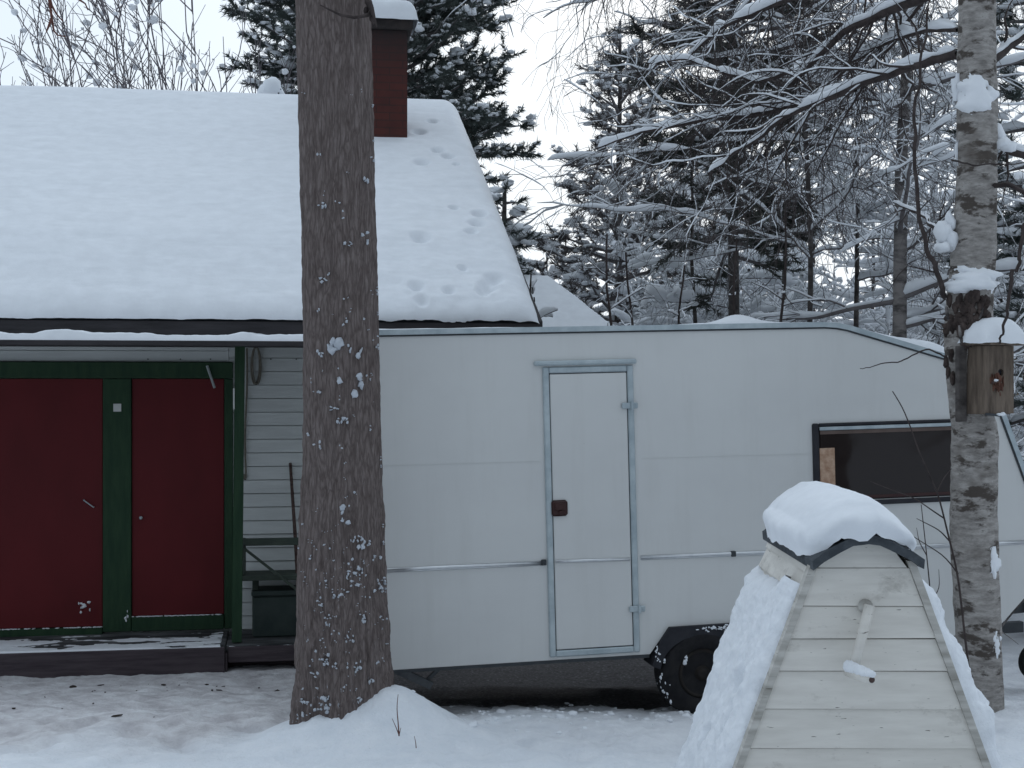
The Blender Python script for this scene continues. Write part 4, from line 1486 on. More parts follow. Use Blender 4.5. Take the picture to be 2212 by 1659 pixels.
def bare_tree(name, label, cat, px, Z, height, r0, seed, nlimb=20, z0=1.2, limbL=(1.2, 2.4), lean=(0, 0), group=None, opt=None, maxlev=3, bark=None, twig=None, limb_up=0.35, limbs=()):
    rng = np.random.default_rng(seed)
    x = (px - CX) / F * Z
    base = np.array([x, Z, gz(x, Z) - 0.05])
    o = dict(DEF)
    o.update(opt or {})
    n = 24
    t = np.linspace(0, 1, n)
    P = base[None] + np.stack([lean[0] * t * height + 0.10 * fbm(t * 3, seed, 0, seed), lean[1] * t * height + 0.10 * fbm(t * 3, seed + 9, 0, seed), t * height], 1)
    rad = r0 * (1 - 0.85 * t) + min(0.012, r0 * 0.2)
    T = thing(name, label, cat, loc=Vector(base), group=group)
    tr = Acc()
    tr.tube(P, rad, 10)
    wood, snow = Acc(), Acc()
    for k in range(nlimb):
        z = rng.uniform(z0, min(height * 0.97, CAMH + 0.2765 * Z + 1.0)) / height
        q, tan = interp(P, z)
        th = rng.uniform(0, 2 * math.pi)
        d = np.array([math.cos(th), math.sin(th), rng.uniform(-0.1, 1) * limb_up])
        L = rng.uniform(*limbL) * (1.15 - 0.7 * z)
        branchwork(rng, wood, snow, q, d, L, np.interp(z, t, rad) * rng.uniform(0.35, 0.6), 1, maxlev, o)
    for z, az, up, L in limbs:
        q, tan = interp(P, z / height)
        branchwork(rng, wood, snow, q, np.array([math.cos(az), math.sin(az), up]), L, 0.022, 1, maxlev, o)
    tr.build('trunk', bark or BARKFAR, T, True, origin=base)
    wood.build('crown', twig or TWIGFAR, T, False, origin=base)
    if snow.n:
        snow.build('branch_snow', SNOWTREE, T, True, origin=base)
    return T


def tufts(acc, C, D, rng, n=16, L=0.11, w=0.006, spread=0.75):
    """needle brushes at C pointing along D: n thin blades each"""
    C, D = np.asarray(C, float), np.asarray(D, float)
    m = len(C)
    D = D / (np.linalg.norm(D, axis=1, keepdims=True) + 1e-9)
    d = D[:, None, :] + rng.normal(0, spread, (m, n, 3))
    d /= np.linalg.norm(d, axis=2, keepdims=True)
    l = L * rng.uniform(0.6, 1.15, (m, n, 1))
    st = C[:, None, :] - D[:, None, :] * (rng.uniform(0, 0.9, (m, n, 1)) * L)
    s = np.cross(d, rng.normal(0, 1, (m, n, 3)))
    s /= np.linalg.norm(s, axis=2, keepdims=True) + 1e-9
    p0, p1 = st - s * w, st + s * w
    p2 = st + d * l
    v = np.stack([p0, p1, p2], 2).reshape(-1, 3)
    acc.add(v, None, np.arange(len(v)).reshape(-1, 3))


def conifer(name, label, px, Z, height, z0, z1, rmax, seed, mat, nb=70, snow=1.0, group=None, profile=None, droop=-0.25, bark=None, trunk_r=0.11, tuft_n=16, tuftL=0.12, w=0.006,
            twig_d=9.0, kind='pine', acc=None, lump=1.0, lean=0.0, sub_lump=0.5):
    rng = np.random.default_rng(seed)
    x = (px - CX) / F * Z
    base = np.array([x, Z, gz(x, Z) - 0.05])
    wood, need, sn = acc if acc else (Acc(), Acc(), Acc())
    t = np.linspace(0, 1, 16)
    P = base[None] + np.stack([lean * t * height + 0.08 * fbm(t * 3, seed, 0, seed), 0.08 * fbm(t * 3, seed + 4, 0, seed), t * height], 1)
    rad = trunk_r * (1 - 0.85 * t) + 0.01
    trunk = Acc()
    (wood if acc else trunk).tube(P, rad, 10 if not acc else 6)
    TC, TD, SC, SS = [], [], [], []
    for k in range(nb):
        f = (k + rng.uniform(0, 1)) / nb
        z = z0 + (z1 - z0) * f
        q, _ = interp(P, min(z / height, 0.99))
        th = k * 2.4 + rng.uniform(-0.5, 0.5)
        R_ = rmax * (profile(f) if profile else (1 - f) ** 0.8) * rng.uniform(0.65, 1.1)
        d = np.array([math.cos(th), math.sin(th), droop + rng.uniform(-0.15, 0.25) + 0.5 * f])
        n = max(5, int(R_ / 0.16))
        B = curve(rng, q, d, max(R_, 0.2), n, 0.09, 0.03)
        br = np.linspace(0.022 * (1 + R_ * 0.4), 0.005, len(B))
        wood.tube(B, br, 4)
        if snow:
            snow_on(sn, B, br, 0.06 * snow, rng, 0.6)
        nt = int(R_ * twig_d)
        for j in range(nt):
            tt = rng.uniform(0.25, 1.0)
            p, tan = interp(B, tt)
            sd = side_dir(rng, tan, rng.uniform(0.4, 1.1))
            sd[2] = sd[2] * 0.5 + 0.1
            l = rng.uniform(0.15, 0.45) * (1.2 - 0.5 * tt)
            tw = curve(rng, p, sd, l, 3, 0.12, 0.06)
            wood.tube(tw, [0.006, 0.005, 0.004, 0.003], 3)
            for u in (0.45, 0.75, 1.0):
                c, dd = interp(tw, u)
                TC.append(c)
                TD.append(dd)
            for _ in range(rng.poisson(sub_lump) if snow else 0):
                c = interp(tw, rng.uniform(0.2, 1))[0] + [rng.normal(0, 0.03), rng.normal(0, 0.03), rng.uniform(0.02, 0.06)]
                s = (0.014 + 0.03 * rng.uniform() ** 2 + (0.07 * rng.uniform() if rng.uniform() < 0.015 else 0)) * lump
                SC.append(c)
                SS.append((s * 1.7, s * 1.1, s * 0.65))
    if TC:
        tufts(need, TC, TD, rng, tuft_n, tuftL, w)
    lumps(sn, SC, SS, rng, acc is None, 0.6)
    if acc:
        return None
    T = thing(name, label, kind, loc=Vector(base), group=group)
    trunk.build('trunk', bark or BARKFAR, T, True, origin=base)
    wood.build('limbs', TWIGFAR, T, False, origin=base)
    need.build('crown', mat, T, False, origin=base)
    if sn.n:
        sn.build('branch_snow', SNOWTREE, T, True, origin=base)
    return T


# --- the big pine trunk in front -------------------------------------------
def build_pine():
    Z = 7.2
    rows = [(-260, 643, 797), (0, 637, 803), (350, 644, 812), (700, 651, 821), (1000, 652, 827), (1200, 645, 834), (1350, 641, 841), (1450, 638, 847), (1540, 632, 856), (1640, 618, 872), (1760, 600, 890)]
    py = np.array([r[0] for r in rows], float)
    cx = np.array([(r[1] + r[2]) / 2 for r in rows])
    hwid = np.array([(r[2] - r[1]) / 2 for r in rows])
    zz = CAMH - (py - CY) / F * Z
    base = np.array([PINE_XY[0], Z, 0.22])
    zs = np.concatenate([np.linspace(-0.15, 1.2, 190, endpoint=False), np.linspace(1.2, 4.4, 330), [5.5, 7.5, 10]])
    X = np.interp(zs, zz[::-1], (cx - CX)[::-1] / F * Z)
    Rr = np.interp(zs, zz[::-1], hwid[::-1] / F * Z)
    Rr = np.where(zs > 4.4, Rr * (1 - (zs - 4.4) * 0.06), Rr)
    seg = 150
    th = np.linspace(0, 2 * math.pi, seg, endpoint=False)
    zg_, tg = np.meshgrid(zs, th, indexing='ij')
    cxn, syn = np.cos(tg), np.sin(tg)
    # bark plates: long ridges broken up vertically
    ridge = fbm(cxn * 4.5, syn * 4.5, zg_ * 1.5, 5, 4) * 0.016 + np.abs(fbm(cxn * 9, syn * 9, zg_ * 3.0, 15, 3)) * 0.024 + fbm(cxn * 20, syn * 20, zg_ * 16, 25, 3) * 0.013
    amp = 0.55 + 0.75 * sstep(1.9, 0.3, zg_)
    butt = 0.03 * sstep(0.7, 0.1, zg_) * np.cos(tg * 5 + 1.0)
    rad = Rr[:, None] - 0.012 + ridge * amp + butt
    V = np.stack([X[:, None] + rad * cxn, Z + rad * syn, zg_], -1)
    na, nb = V.shape[:2]
    i = np.arange(na - 1)[:, None] * nb
    j = np.arange(nb)[None, :]
    j2 = (j + 1) % nb
    q = np.stack([i + j, i + j2, i + nb + j2, i + nb + j], -1).reshape(-1, 4)
    t = thing('pine_tree', 'thick brown pine trunk rising from a snow drift before the house', 'pine', loc=Vector(base))
    me = np_mesh('trunk', V.reshape(-1, 3) - base, q)
    link('trunk', me, PINEBARK, t, True)
    # snow thrown and caught on the bark
    rng = np.random.default_rng(21)
    acc = Acc()
    C, S, AX = [], [], []

    def surf(px, py_):
        z = CAMH - (py_ - CY) / F * Z
        x0 = np.interp(z, zz[::-1], (cx - CX)[::-1] / F * Z)
        r0 = np.interp(z, zz[::-1], hwid[::-1] / F * Z)
        s = np.clip(((px - CX) / F * Z * 0.985 - x0) / r0, -0.97, 0.97)
        a = -math.acos(s)
        return (x0 + r0 * 1.005 * math.cos(a), Z + r0 * 1.005 * math.sin(a), z), a
    spots = [(730, 747, 2.2), (765, 760, 1.4), (766, 820, 1.8), (790, 518, 0.9), (735, 445, 0.5), (748, 700, 0.7), (722, 880, 0.8), (752, 902, 1.0), (735, 905, 0.7), (795, 818, 0.6), (690, 960, 0.7), (745, 1090, 1.2)]
    for _ in range(170):
        f = rng.uniform(0, 1)
        py_ = 1215 + rng.normal(0, 60) if f < 0.28 else (rng.uniform(1150, 1480) if f < 0.7 else rng.uniform(600, 1540) if f < 0.9 else rng.uniform(200, 900))
        px_ = rng.normal(740, 42) if f < 0.3 else rng.uniform(655, 835)
        spots.append((px_, py_, abs(rng.normal(0.25, 0.28)) + 0.16))
    for _ in range(16):
        spots.append((rng.uniform(640, 735), rng.uniform(1480, 1545), rng.uniform(0.3, 0.9)))
    for px_, py_, s in spots:
        m = 4 if s > 0.6 else 2
        for _ in range(m):
            p, a = surf(px_ + rng.normal(0, 6 * s + 1), py_ + rng.normal(0, 5 * s + 1))
            C.append(p)
            S.append((0.0060 * s * rng.uniform(0.5, 2.0), 0.005 * s + 0.0025, 0.0066 * s * rng.uniform(0.5, 2.0)))
            tx = np.array([-math.sin(a), math.cos(a), 0])
            nx = np.array([math.cos(a), math.sin(a), 0])
            tilt = rng.uniform(-0.5, 0.5)
            e1 = tx * math.cos(tilt) + np.array([0, 0, 1]) * math.sin(tilt)
            e3 = -tx * math.sin(tilt) + np.array([0, 0, 1]) * math.cos(tilt)
            AX.append([e1, nx, e3])
    lumps(acc, np.array(C), np.array(S), rng, True, 0.85, np.array(AX))
    acc.build('bark_snow', SNOWBARK, t, True, origin=base)
    # dead stub at the top and a hanging limb above the frame
    b = Acc()
    P = [tuple(W(p, q_, z_)) for p, q_, z_ in ((803, 30, 7.05), (788, 34, 6.97), (765, 38, 6.94), (735, 32, 6.93), (712, 21, 6.93), (692, 11, 6.93))]
    b.tube(P, [0.014, 0.010, 0.008, 0.0065, 0.005, 0.003], 6)
    P = [tuple(W(p, q_, z_)) for p, q_, z_ in ((795, 2, 7.05), (803, 20, 7.0), (810, 44, 6.98), (814, 60, 6.97))]
    b.tube(P, [0.02, 0.014, 0.007, 0.003], 6)
    rg = np.random.default_rng(6)
    lumps(b, [tuple(W(801 + rg.normal(0, 4), 24 + rg.normal(0, 10), 7.03)) for _ in range(5)], [(0.014, 0.014, 0.024)] * 5, rg, True)
    b.build('dead_twig', TWIG, t, False, origin=base)
    h = Acc()
    top = np.array([X[-4], Z, 4.9])
    tip = np.array(W(104, -18, 7.0))
    P = [top, top + [-0.6, -0.1, 0.25], (tip + top) / 2 + [0, -0.1, 0.45], tip + [0.3, 0, 0.25], tip]
    h.tube(P, [0.045, 0.035, 0.026, 0.015, 0.008], 8)
    for pts in (((104, -18), (108, 10), (112, 40), (116, 66), (124, 76), (142, 79)), ((104, -18), (150, -12), (172, 0), (184, 8), (190, 22)), ((104, -18), (112, 12), (122, 30), (136, 46)), ((112, 40), (104, 60), (100, 70))):
        P = [tuple(W(a, b_, 7.0 + 0.01 * k)) for k, (a, b_) in enumerate(pts)]
        h.tube(P, np.linspace(0.0085, 0.003, len(P)), 5)
    h.build('hanging_limb', REDTWIG, t, False, origin=base)


build_pine()


# --- the near birch -----------------------------------------------------------
def build_birch():
    Z = 7.4
    rows = [(-700, 2085, 2150), (-300, 2075, 2150), (0, 2069, 2150), (250, 2068, 2153), (420, 2066, 2156), (560, 2056, 2152), (640, 2046, 2146), (720, 2040, 2140), (800, 2042, 2134), (880, 2052, 2140), (930, 2056, 2158), (1100, 2053, 2152), (1250, 2056, 2158), (1400, 2066, 2163), (1500, 2085, 2168), (1560, 2096, 2170), (1650, 2090, 2190)]
    py = np.array([r[0] for r in rows], float)
    cx = np.array([(r[1] + r[2]) / 2 for r in rows])
    hwid = np.array([(r[2] - r[1]) / 2 for r in rows])
    zz = CAMH - (py - CY) / F * Z
    base = np.array([W(2133, 1550, Z).x, Z, gz(W(2133, 1550, Z).x, Z) - 0.05])
    zs = np.linspace(-0.1, 5.7, 380)
    X = np.interp(zs, zz[::-1], (cx - CX)[::-1] / F * Z)
    Rr = np.interp(zs, zz[::-1], hwid[::-1] / F * Z)
    ker = np.ones(9) / 9
    X = np.convolve(np.pad(X, 4, 'edge'), ker, 'valid')
    Rr = np.convolve(np.pad(Rr, 4, 'edge'), ker, 'valid')
    seg = 72
    th = np.linspace(0, 2 * math.pi, seg, endpoint=False)
    zg_, tg = np.meshgrid(zs, th, indexing='ij')
    c, s = np.cos(tg), np.sin(tg)
    rad = Rr[:, None] - 0.004 + fbm(c * 1.5, s * 1.5, zg_ * 3.5, 9) * 0.016 + fbm(c * 5, s * 5, zg_ * 16, 19, 3) * 0.008
    V = np.stack([X[:, None] + rad * c, Z + rad * s, zg_], -1)
    na, nb = V.shape[:2]
    i = np.arange(na - 1)[:, None] * nb
    j = np.arange(nb)[None, :]
    q = np.stack([i + j, i + (j + 1) % nb, i + nb + (j + 1) % nb, i + nb + j], -1).reshape(-1, 4)
    t = thing('birch_tree', 'stout grey birch with peeling bark beside the well', 'birch', loc=Vector(base))
    link('trunk', np_mesh('trunk', V.reshape(-1, 3) - base, q), BIRCHBARK, t, True)

    def surf(px, py_, k=1.0):
        z = CAMH - (py_ - CY) / F * Z
        x0, r0 = np.interp(z, zs, X), np.interp(z, zs, Rr)
        sx = np.clip(((px - CX) / F * Z * 0.985 - x0) / r0, -0.98, 0.98)
        a = -math.acos(sx)
        return np.array([x0 + r0 * k * math.cos(a), Z + r0 * k * math.sin(a), z])
    # dark scarred burl below the fork
    rng = np.random.default_rng(13)
    acc = Acc()
    C, S = [], []
    for _ in range(70):
        px_, py_ = rng.uniform(2052, 2136), rng.uniform(645, 745)
        if px_ < 2085 and py_ > 720:
            continue
        C.append(surf(px_, py_, 0.97))
        S.append((rng.uniform(0.012, 0.03), 0.022, rng.uniform(0.014, 0.045)))
    lumps(acc, C, S, rng, True, 0.6)
    C, S = [], []
    for px_, py_ in ((2058, 800), (2064, 815), (2075, 700), (2055, 780), (2062, 765)):
        C.append(surf(px_, py_, 0.975))
        S.append((0.022, 0.012, 0.035))
    lumps(acc, C, S, rng, True, 0.6)
    acc.build('burl', LITTER if False else simple('dark_burl_bark', (0.035, 0.026, 0.024), (0.10, 0.075, 0.066), 22, (1, 1, 0.6), 0.95, 0.9), t, True, origin=base)
    for (p0, p1, w0) in (((2060, 665), (2062, 700), .008), ((2076, 705), (2079, 745), .007), ((2119, 668), (2110, 695), .006)):
        acc = Acc()
        acc.tube([surf(p0[0], p0[1], 1.12), surf((p0[0] + p1[0]) / 2, (p0[1] + p1[1]) / 2, 1.16), surf(p1[0], p1[1], 1.10)], [w0, w0 * 1.2, w0 * 0.6], 6)
        acc.build('peeling_bark', BIRCHFAR, t, False, origin=base)
    # snow resting in forks and on scars: patches that follow the trunk
    acc = Acc()
    for n_, (px_, py_, sx, sy, th_) in enumerate(((2113, 210, 36, 42, .03), (2100, 606, 50, 26, .035), (2064, 190, 9, 26, .02), (2150, 1210, 9, 30, .006),
                                                  (2154, 1385, 9, 26, .006), (2070, 330, 8, 26, .012))):
        m = 26
        g = np.linspace(-1, 1, m)
        gx, gy = np.meshgrid(g, g, indexing='ij')
        V = np.zeros((m, m, 3))
        for a in range(m):
            for b in range(m):
                x_, y_ = px_ + gx[a, b] * sx * 1.15, py_ + gy[a, b] * sy * 1.15
                p = surf(x_, y_, 1.0)
                z = p[2]
                x0 = np.interp(z, zs, X)
                nrm = np.array([p[0] - x0, p[1] - Z, 0])
                nrm /= np.linalg.norm(nrm)
                over = max(0.0, abs(x_ - np.interp(py_, py, cx)) - np.interp(py_, py, hwid) * 0.97) * np.sign(x_ - np.interp(py_, py, cx))
                rr = math.hypot(gx[a, b], gy[a, b]) * 1.15 + (0.75 if th_ >= 0.03 else 1.1) * float(fbm(gx[a, b] * 2.1, gy[a, b] * 2.1, n_ * 3.1, 3, 4))
                h = th_ * math.sqrt(max(0.0, 1 - rr ** 2)) * (1.1 + 0.35 * gy[a, b]) - 0.014 * (rr > 1) * min(1, (rr - 1) * 4)
                V[a, b] = p + nrm * h + np.array([over / F * Z * (1 if rr < 1 else 0.3), 0, 0])
        i_ = np.arange(m - 1)[:, None] * m
        j_ = np.arange(m - 1)[None, :]
        acc.add(V.reshape(-1, 3), np.stack([i_ + j_, i_ + j_ + 1, i_ + m + j_ + 1, i_ + m + j_], -1).reshape(-1, 4))
    lumps(acc, [tuple(W(2046, 520, 7.4)), tuple(W(2040, 500, 7.38)), tuple(W(2036, 535, 7.36)), tuple(W(2052, 478, 7.4)), tuple(W(2163, 310, 7.38)), tuple(W(2176, 318, 7.38)), tuple(W(2158, 292, 7.4))],
          [(0.055, 0.05, 0.06), (0.05, 0.05, 0.055), (0.04, 0.045, 0.03), (0.03, 0.03, 0.06), (0.045, 0.05, 0.035), (0.04, 0.05, 0.03), (0.03, 0.04, 0.055)], rng, True, 0.45)
    acc.build('trunk_snow', SNOWTREE, t, True, origin=base)
    # limbs
    wood, snow = Acc(), Acc()
    o = dict(DEF)
    o.update(dens=(0, 12.0, 16.0, 6), snow=(0, 0.060, 0.012, 0.0), rmin=0.0019, maxl=(9, 0.75, 0.42, 0.3), trop=(0, 0.0, -0.10, -0.14), wig=0.17, cover=0.97, thin=0.36)

    def limb(pts, r0, r1, lev=1, dens=None):
        P = np.array([tuple(W(a, b, z_)) for a, b, z_ in pts])
        s_ = np.linspace(0, len(P) - 1, len(P) * 5)
        Q = np.stack([np.interp(s_, np.arange(len(P)), P[:, k]) for k in range(3)], 1)
        for _ in range(3):
            Q[1:-1] = (Q[:-2] + Q[1:-1] * 2 + Q[2:]) / 4
        Q += np.stack([fbm(s_ * 1.3, 1, 0, 3), fbm(s_ * 1.3, 2, 0, 3), fbm(s_ * 1.3, 3, 0, 3)], 1) * 0.03
        r = np.linspace(r0, r1, len(Q))
        L = np.linalg.norm(np.diff(Q, axis=0), axis=1).sum()
        oo = dict(o)
        if dens is not None:
            oo['dens'] = dens
        branchwork(rng, wood, snow, None, None, L, r0, lev, 3, oo, Q, r)
    limb([(2075, 112, 7.4), (2000, 128, 7.6), (1946, 143, 7.8), (1852, 187, 8.0), (1741, 236, 8.2), (1666, 271, 8.3), (1580, 330, 8.4), (1530, 375, 8.4)], 0.029, 0.006)
    limb([(1852, 187, 8.0), (1760, 215, 8.3), (1640, 240, 8.6), (1520, 262, 8.8), (1400, 285, 9.0), (1290, 320, 9.1)], 0.024, 0.006)
    limb([(2080, -40, 7.4), (1990, -10, 7.7), (1905, 20, 8.0), (1820, 70, 8.3), (1745, 150, 8.5), (1680, 215, 8.6), (1640, 245, 8.7)], 0.034, 0.008)
    limb([(2090, -120, 7.4), (1960, -110, 7.9), (1800, -40, 8.4), (1680, 10, 8.7), (1560, 60, 9.0), (1480, 130, 9.1)], 0.03, 0.006)
    limb([(2080, -150, 7.4), (2030, -60, 7.9), (1960, 40, 8.3), (1880, 160, 8.7), (1800, 300, 9.0), (1760, 380, 9.1)], 0.016, 0.004)
    limb([(2075, 60, 7.4), (1990, 60, 7.9), (1900, 90, 8.3), (1800, 160, 8.6), (1700, 330, 8.9), (1650, 420, 9.0)], 0.015, 0.004)
    limb([(2090, -200, 7.5), (1900, -160, 8.4), (1760, -90, 9.0), (1620, 0, 9.4), (1520, 120, 9.6)], 0.018, 0.004)
    limb([(1710, 152, 8.6), (1640, 175, 8.7), (1560, 150, 8.8), (1480, 128, 8.9), (1400, 140, 9)], 0.014, 0.005)
    limb([(2046, 640, 7.35), (2030, 590, 7.3), (1999, 533, 7.3), (1981, 444, 7.35), (1977, 311, 7.4), (1974, 213, 7.4), (1990, 120, 7.4), (2005, 20, 7.4)], 0.016, 0.006, 2, (0, 3.0, 3.0))
    limb([(2140, 290, 7.4), (2180, 315, 7.4), (2240, 345, 7.5), (2320, 360, 7.6)], 0.03, 0.012)
    limb([(2145, 130, 7.4), (2190, 85, 7.5), (2250, 40, 7.6), (2330, 20, 7.7)], 0.03, 0.01)
    limb([(2060, 342, 7.28), (2100, 350, 7.22), (2160, 346, 7.2), (2240, 352, 7.2)], 0.006, 0.003, 3)
    limb([(2050, 500, 7.4), (2010, 480, 7.6), (1990, 455, 7.8), (1930, 440, 8.2)], 0.016, 0.006, 2)
    limb([(2050, 770, 7.3), (2000, 745, 7.2), (1950, 770, 7.1), (1900, 790, 7.05), (1858, 800, 7.0)], 0.006, 0.0022, 3)
    limb([(2195, 580, 7.1), (2180, 650, 7.1), (2165, 700, 7.1), (2160, 745, 7.1)], 0.013, 0.006, 3)
    limb([(2220, 480, 7.15), (2205, 540, 7.1), (2195, 580, 7.1)], 0.013, 0.011, 3)
    limb([(2130, 400, 7.35), (2190, 390, 7.2), (2225, 430, 7.15), (2220, 480, 7.15)], 0.016, 0.013, 3)
    wood.build('crown', TWIG, t, False, origin=base)
    snow.build('branch_snow', SNOWTREE, t, True, origin=base)

    # bird box ---------------------------------------------------------------
    Zb = 7.22
    pos = W(2147, 895, Zb)
    M = Matrix.Translation(pos) @ Matrix.Rotation(R(24), 4, 'Z')
    b = thing('bird_box', 'weathered wooden bird box with a snow hat on the birch', 'bird box', M)
    wd_, hd, dp = 0.19, 0.358, 0.17
    MB().box(-wd_ / 2 + 0.02, wd_ / 2 + 0.02, 0.0, dp, 0.0, hd, 0.003).build('box_body', BIRDWOOD, b)
    # front panel with a round entrance, hole cut as a ring of faces
    m = MB()
    x0, x1, z0, z1 = -wd_ / 2 + 0.018, wd_ / 2 + 0.022, 0.004, hd - 0.002
    hx, hz, hr = 0.03, 0.218, 0.019
    n = 24
    ring = [m.bm.verts.new((hx + hr * math.cos(2 * math.pi * k / n), -0.018, hz + hr * math.sin(2 * math.pi * k / n))) for k in range(n)]
    rin = [m.bm.verts.new((hx + hr * math.cos(2 * math.pi * k / n), 0.0, hz + hr * math.sin(2 * math.pi * k / n))) for k in range(n)]
    outp = []
    for k in range(n):
        t_ = 2 * math.pi * k / n
        cx_, sz_ = math.cos(t_), math.sin(t_)
        f1 = ((x1 - hx) / cx_ if cx_ > 1e-6 else (x0 - hx) / cx_ if cx_ < -1e-6 else 1e9)
        f2 = ((z1 - hz) / sz_ if sz_ > 1e-6 else (z0 - hz) / sz_ if sz_ < -1e-6 else 1e9)
        ff = min(f1, f2)
        outp.append((hx + ff * cx_, hz + ff * sz_))
    # snap the nearest ray to each corner
    for cx_, cz_ in ((x0, z0), (x1, z0), (x0, z1), (x1, z1)):
        k = min(range(n), key=lambda k: abs((math.atan2(cz_ - hz, cx_ - hx) - 2 * math.pi * k / n + math.pi) % (2 * math.pi) - math.pi))
        outp[k] = (cx_, cz_)
    of = [m.bm.verts.new((x, -0.018, z)) for x, z in outp]
    ob = [m.bm.verts.new((x, -0.0005, z)) for x, z in outp]
    for k in range(n):
        k2 = (k + 1) % n
        m.bm.faces.new((ring[k], ring[k2], of[k2], of[k]))
        m.bm.faces.new((ring[k2], ring[k], rin[k], rin[k2]))
        m.bm.faces.new((of[k], of[k2], ob[k2], ob[k]))
    bmesh.ops.recalc_face_normals(m.bm, faces=m.bm.faces[:])
    fp = m.build('front_panel', BIRDWOOD, b)
    MB().lathe([(hr - 0.001, 0), (hr - 0.001, -0.0015)], (hx, -0.0005, hz), 'y', 20).build('entrance_hole', BLACK, fp)
    ac = Acc()
    C, S = [], []
    for _ in range(34):
        C.append((hx + rng.normal(-0.02, 0.026), -0.0172, hz - 0.02 - abs(rng.normal(0.02, 0.045))))
        S.append((rng.uniform(0.006, 0.016), 0.0022, rng.uniform(0.01, 0.028)))
    lumps(ac, C, S, rng, True, 0.4)
    ac.build('scraped_patch', REDWOOD, fp, True)
    MB().tube([(-0.03, -0.017, 0.165), (-0.03, -0.05, 0.168)], 0.006, 8).build('perch', STICK, fp)
    MB().box(-0.135, -0.078, dp - 0.06, dp - 0.03, -0.04, hd + 0.0, 0.004).build('gap_strip', BARKFAR, b)  # dark strip filling the gap between trunk and box
    MB().box(-wd_ / 2 - 0.005, wd_ / 2 + 0.09, -0.055, dp + 0.02, hd + 0.001, hd + 0.018, 0.003).build('box_roof', BIRDWOOD, b)
    v, q = sheet((-wd_ / 2 - 0.012, -0.062, hd + 0.012), (1, 0, 0), (0, 1, 0), (0, 0, 1), 0.305, 0.27, 40, 40,
                 lambda a, bb: 0.135 * edge_round(a, 0.13) * edge_round(0.305 - a, 0.11) * edge_round(bb, 0.11) * edge_round(0.27 - bb, 0.1) + 0.008 * fbm(a * 12, bb * 12, 0, 3))
    link('snow_hat', np_mesh('snow_hat', v, q), SNOW, b, True)
    ac = Acc()
    lumps(ac, [(-0.03, -0.048, 0.176), (0.005, -0.03, 0.0), (0.04, -0.02, 0.002), (0.02, -0.025, 0.0)], [(0.012, 0.012, 0.007), (0.018, 0.015, 0.008), (0.016, 0.012, 0.01), (0.014, 0.012, 0.008)], rng, True)
    ac.build('ledge_snow', SNOW, b, True)
    MB().bar((0.02, -0.024, -0.006), (-0.075, -0.024, 0.002), 0.012, 0.012).build('wire', GASKET, b)


build_birch()


# --- thin saplings near the well ------------------------------------------------
def twig_plant(name, label, cat, stems, group=None, mat=None):
    p0 = W(*stems[0][0][0])
    base = np.array([p0.x, p0.y, gz(p0.x, p0.y) - 0.03])
    t = thing(name, label, cat, loc=Vector(base), group=group)
    acc = Acc()
    for pts, r in stems:
        P = np.array([tuple(W(*p)) for p in pts])
        s = np.linspace(0, len(P) - 1, len(P) * 3)
        Q = np.stack([np.interp(s, np.arange(len(P)), P[:, k]) for k in range(3)], 1)
        for _ in range(2):
            Q[1:-1] = (Q[:-2] + Q[1:-1] * 2 + Q[2:]) / 4
        acc.tube(Q, np.linspace(r, r * 0.4, len(Q)), 5)
    acc.build('stem', mat or TWIG, t, False, origin=base)
    return t


twig_plant('birch_sapling', 'thin bare sapling curving up in front of the birch trunk', 'sapling', [
    ([(2104, 1580, 6.7), (2100, 1500, 6.7), (2085, 1380, 6.7), (2070, 1240, 6.75), (2052, 1170, 6.75), (2040, 1120, 6.8), (2025, 1060, 6.8), (1990, 990, 6.8), (1968, 925, 6.85), (1950, 880, 6.85), (1928, 845, 6.85)], 0.0068),
    ([(2070, 1240, 6.75), (2040, 1200, 6.75), (1990, 1170, 6.7), (1960, 1150, 6.7)], 0.004),
    ([(2052, 1170, 6.75), (2030, 1145, 6.75), (2000, 1130, 6.7), (1980, 1120, 6.7)], 0.004),
    ([(2040, 1120, 6.8), (2010, 1100, 6.8), (1975, 1075, 6.8), (1930, 1060, 6.8), (1880, 1040, 6.8)], 0.004),
    ([(2025, 1060, 6.8), (2040, 1030, 6.8), (2056, 1012, 6.8)], 0.004)])
twig_plant('bare_shoot', 'upright bare shoot with side twigs between the well and the birch', 'sapling', [
    ([(2040, 1590, 6.5), (2020, 1420, 6.5), (2012, 1300, 6.5), (2000, 1180, 6.5), (1990, 1090, 6.5)], 0.005),
    ([(2012, 1300, 6.5), (2030, 1270, 6.5), (2028, 1230, 6.5)], 0.003),
    ([(2002, 1200, 6.5), (1985, 1170, 6.5), (1980, 1140, 6.5)], 0.003)])
twig_plant('leaning_sapling', 'grey slanting stem standing in snow right of the birch', 'sapling', [
    ([(2112, 1485, 7.9), (2150, 1370, 7.85), (2190, 1320, 7.8), (2240, 1265, 7.8)], 0.008),
    ([(2160, 1362, 7.8), (2185, 1380, 7.8), (2200, 1392, 7.8)], 0.003)], None, BIRCHFAR)
twig_plant('dry_weed', 'small forked dry stalk in the drift right of the pine', 'weed', [
    ([(862, 1590, 6.55), (860, 1560, 6.55), (857, 1530, 6.55), (860, 1500, 6.55)], 0.0035),
    ([(862, 1588, 6.55), (855, 1570, 6.55), (847, 1552, 6.55)], 0.0028), ([(862, 1588, 6.55), (866, 1572, 6.55)], 0.0025)], 'dry stalks in the snow', REDTWIG)
twig_plant('dry_weed', 'single short dry stalk in the open snow near the drift', 'weed', [
    ([(899, 1616, 6.4), (898, 1604, 6.4), (895, 1590, 6.4)], 0.0025)], 'dry stalks in the snow', REDTWIG)

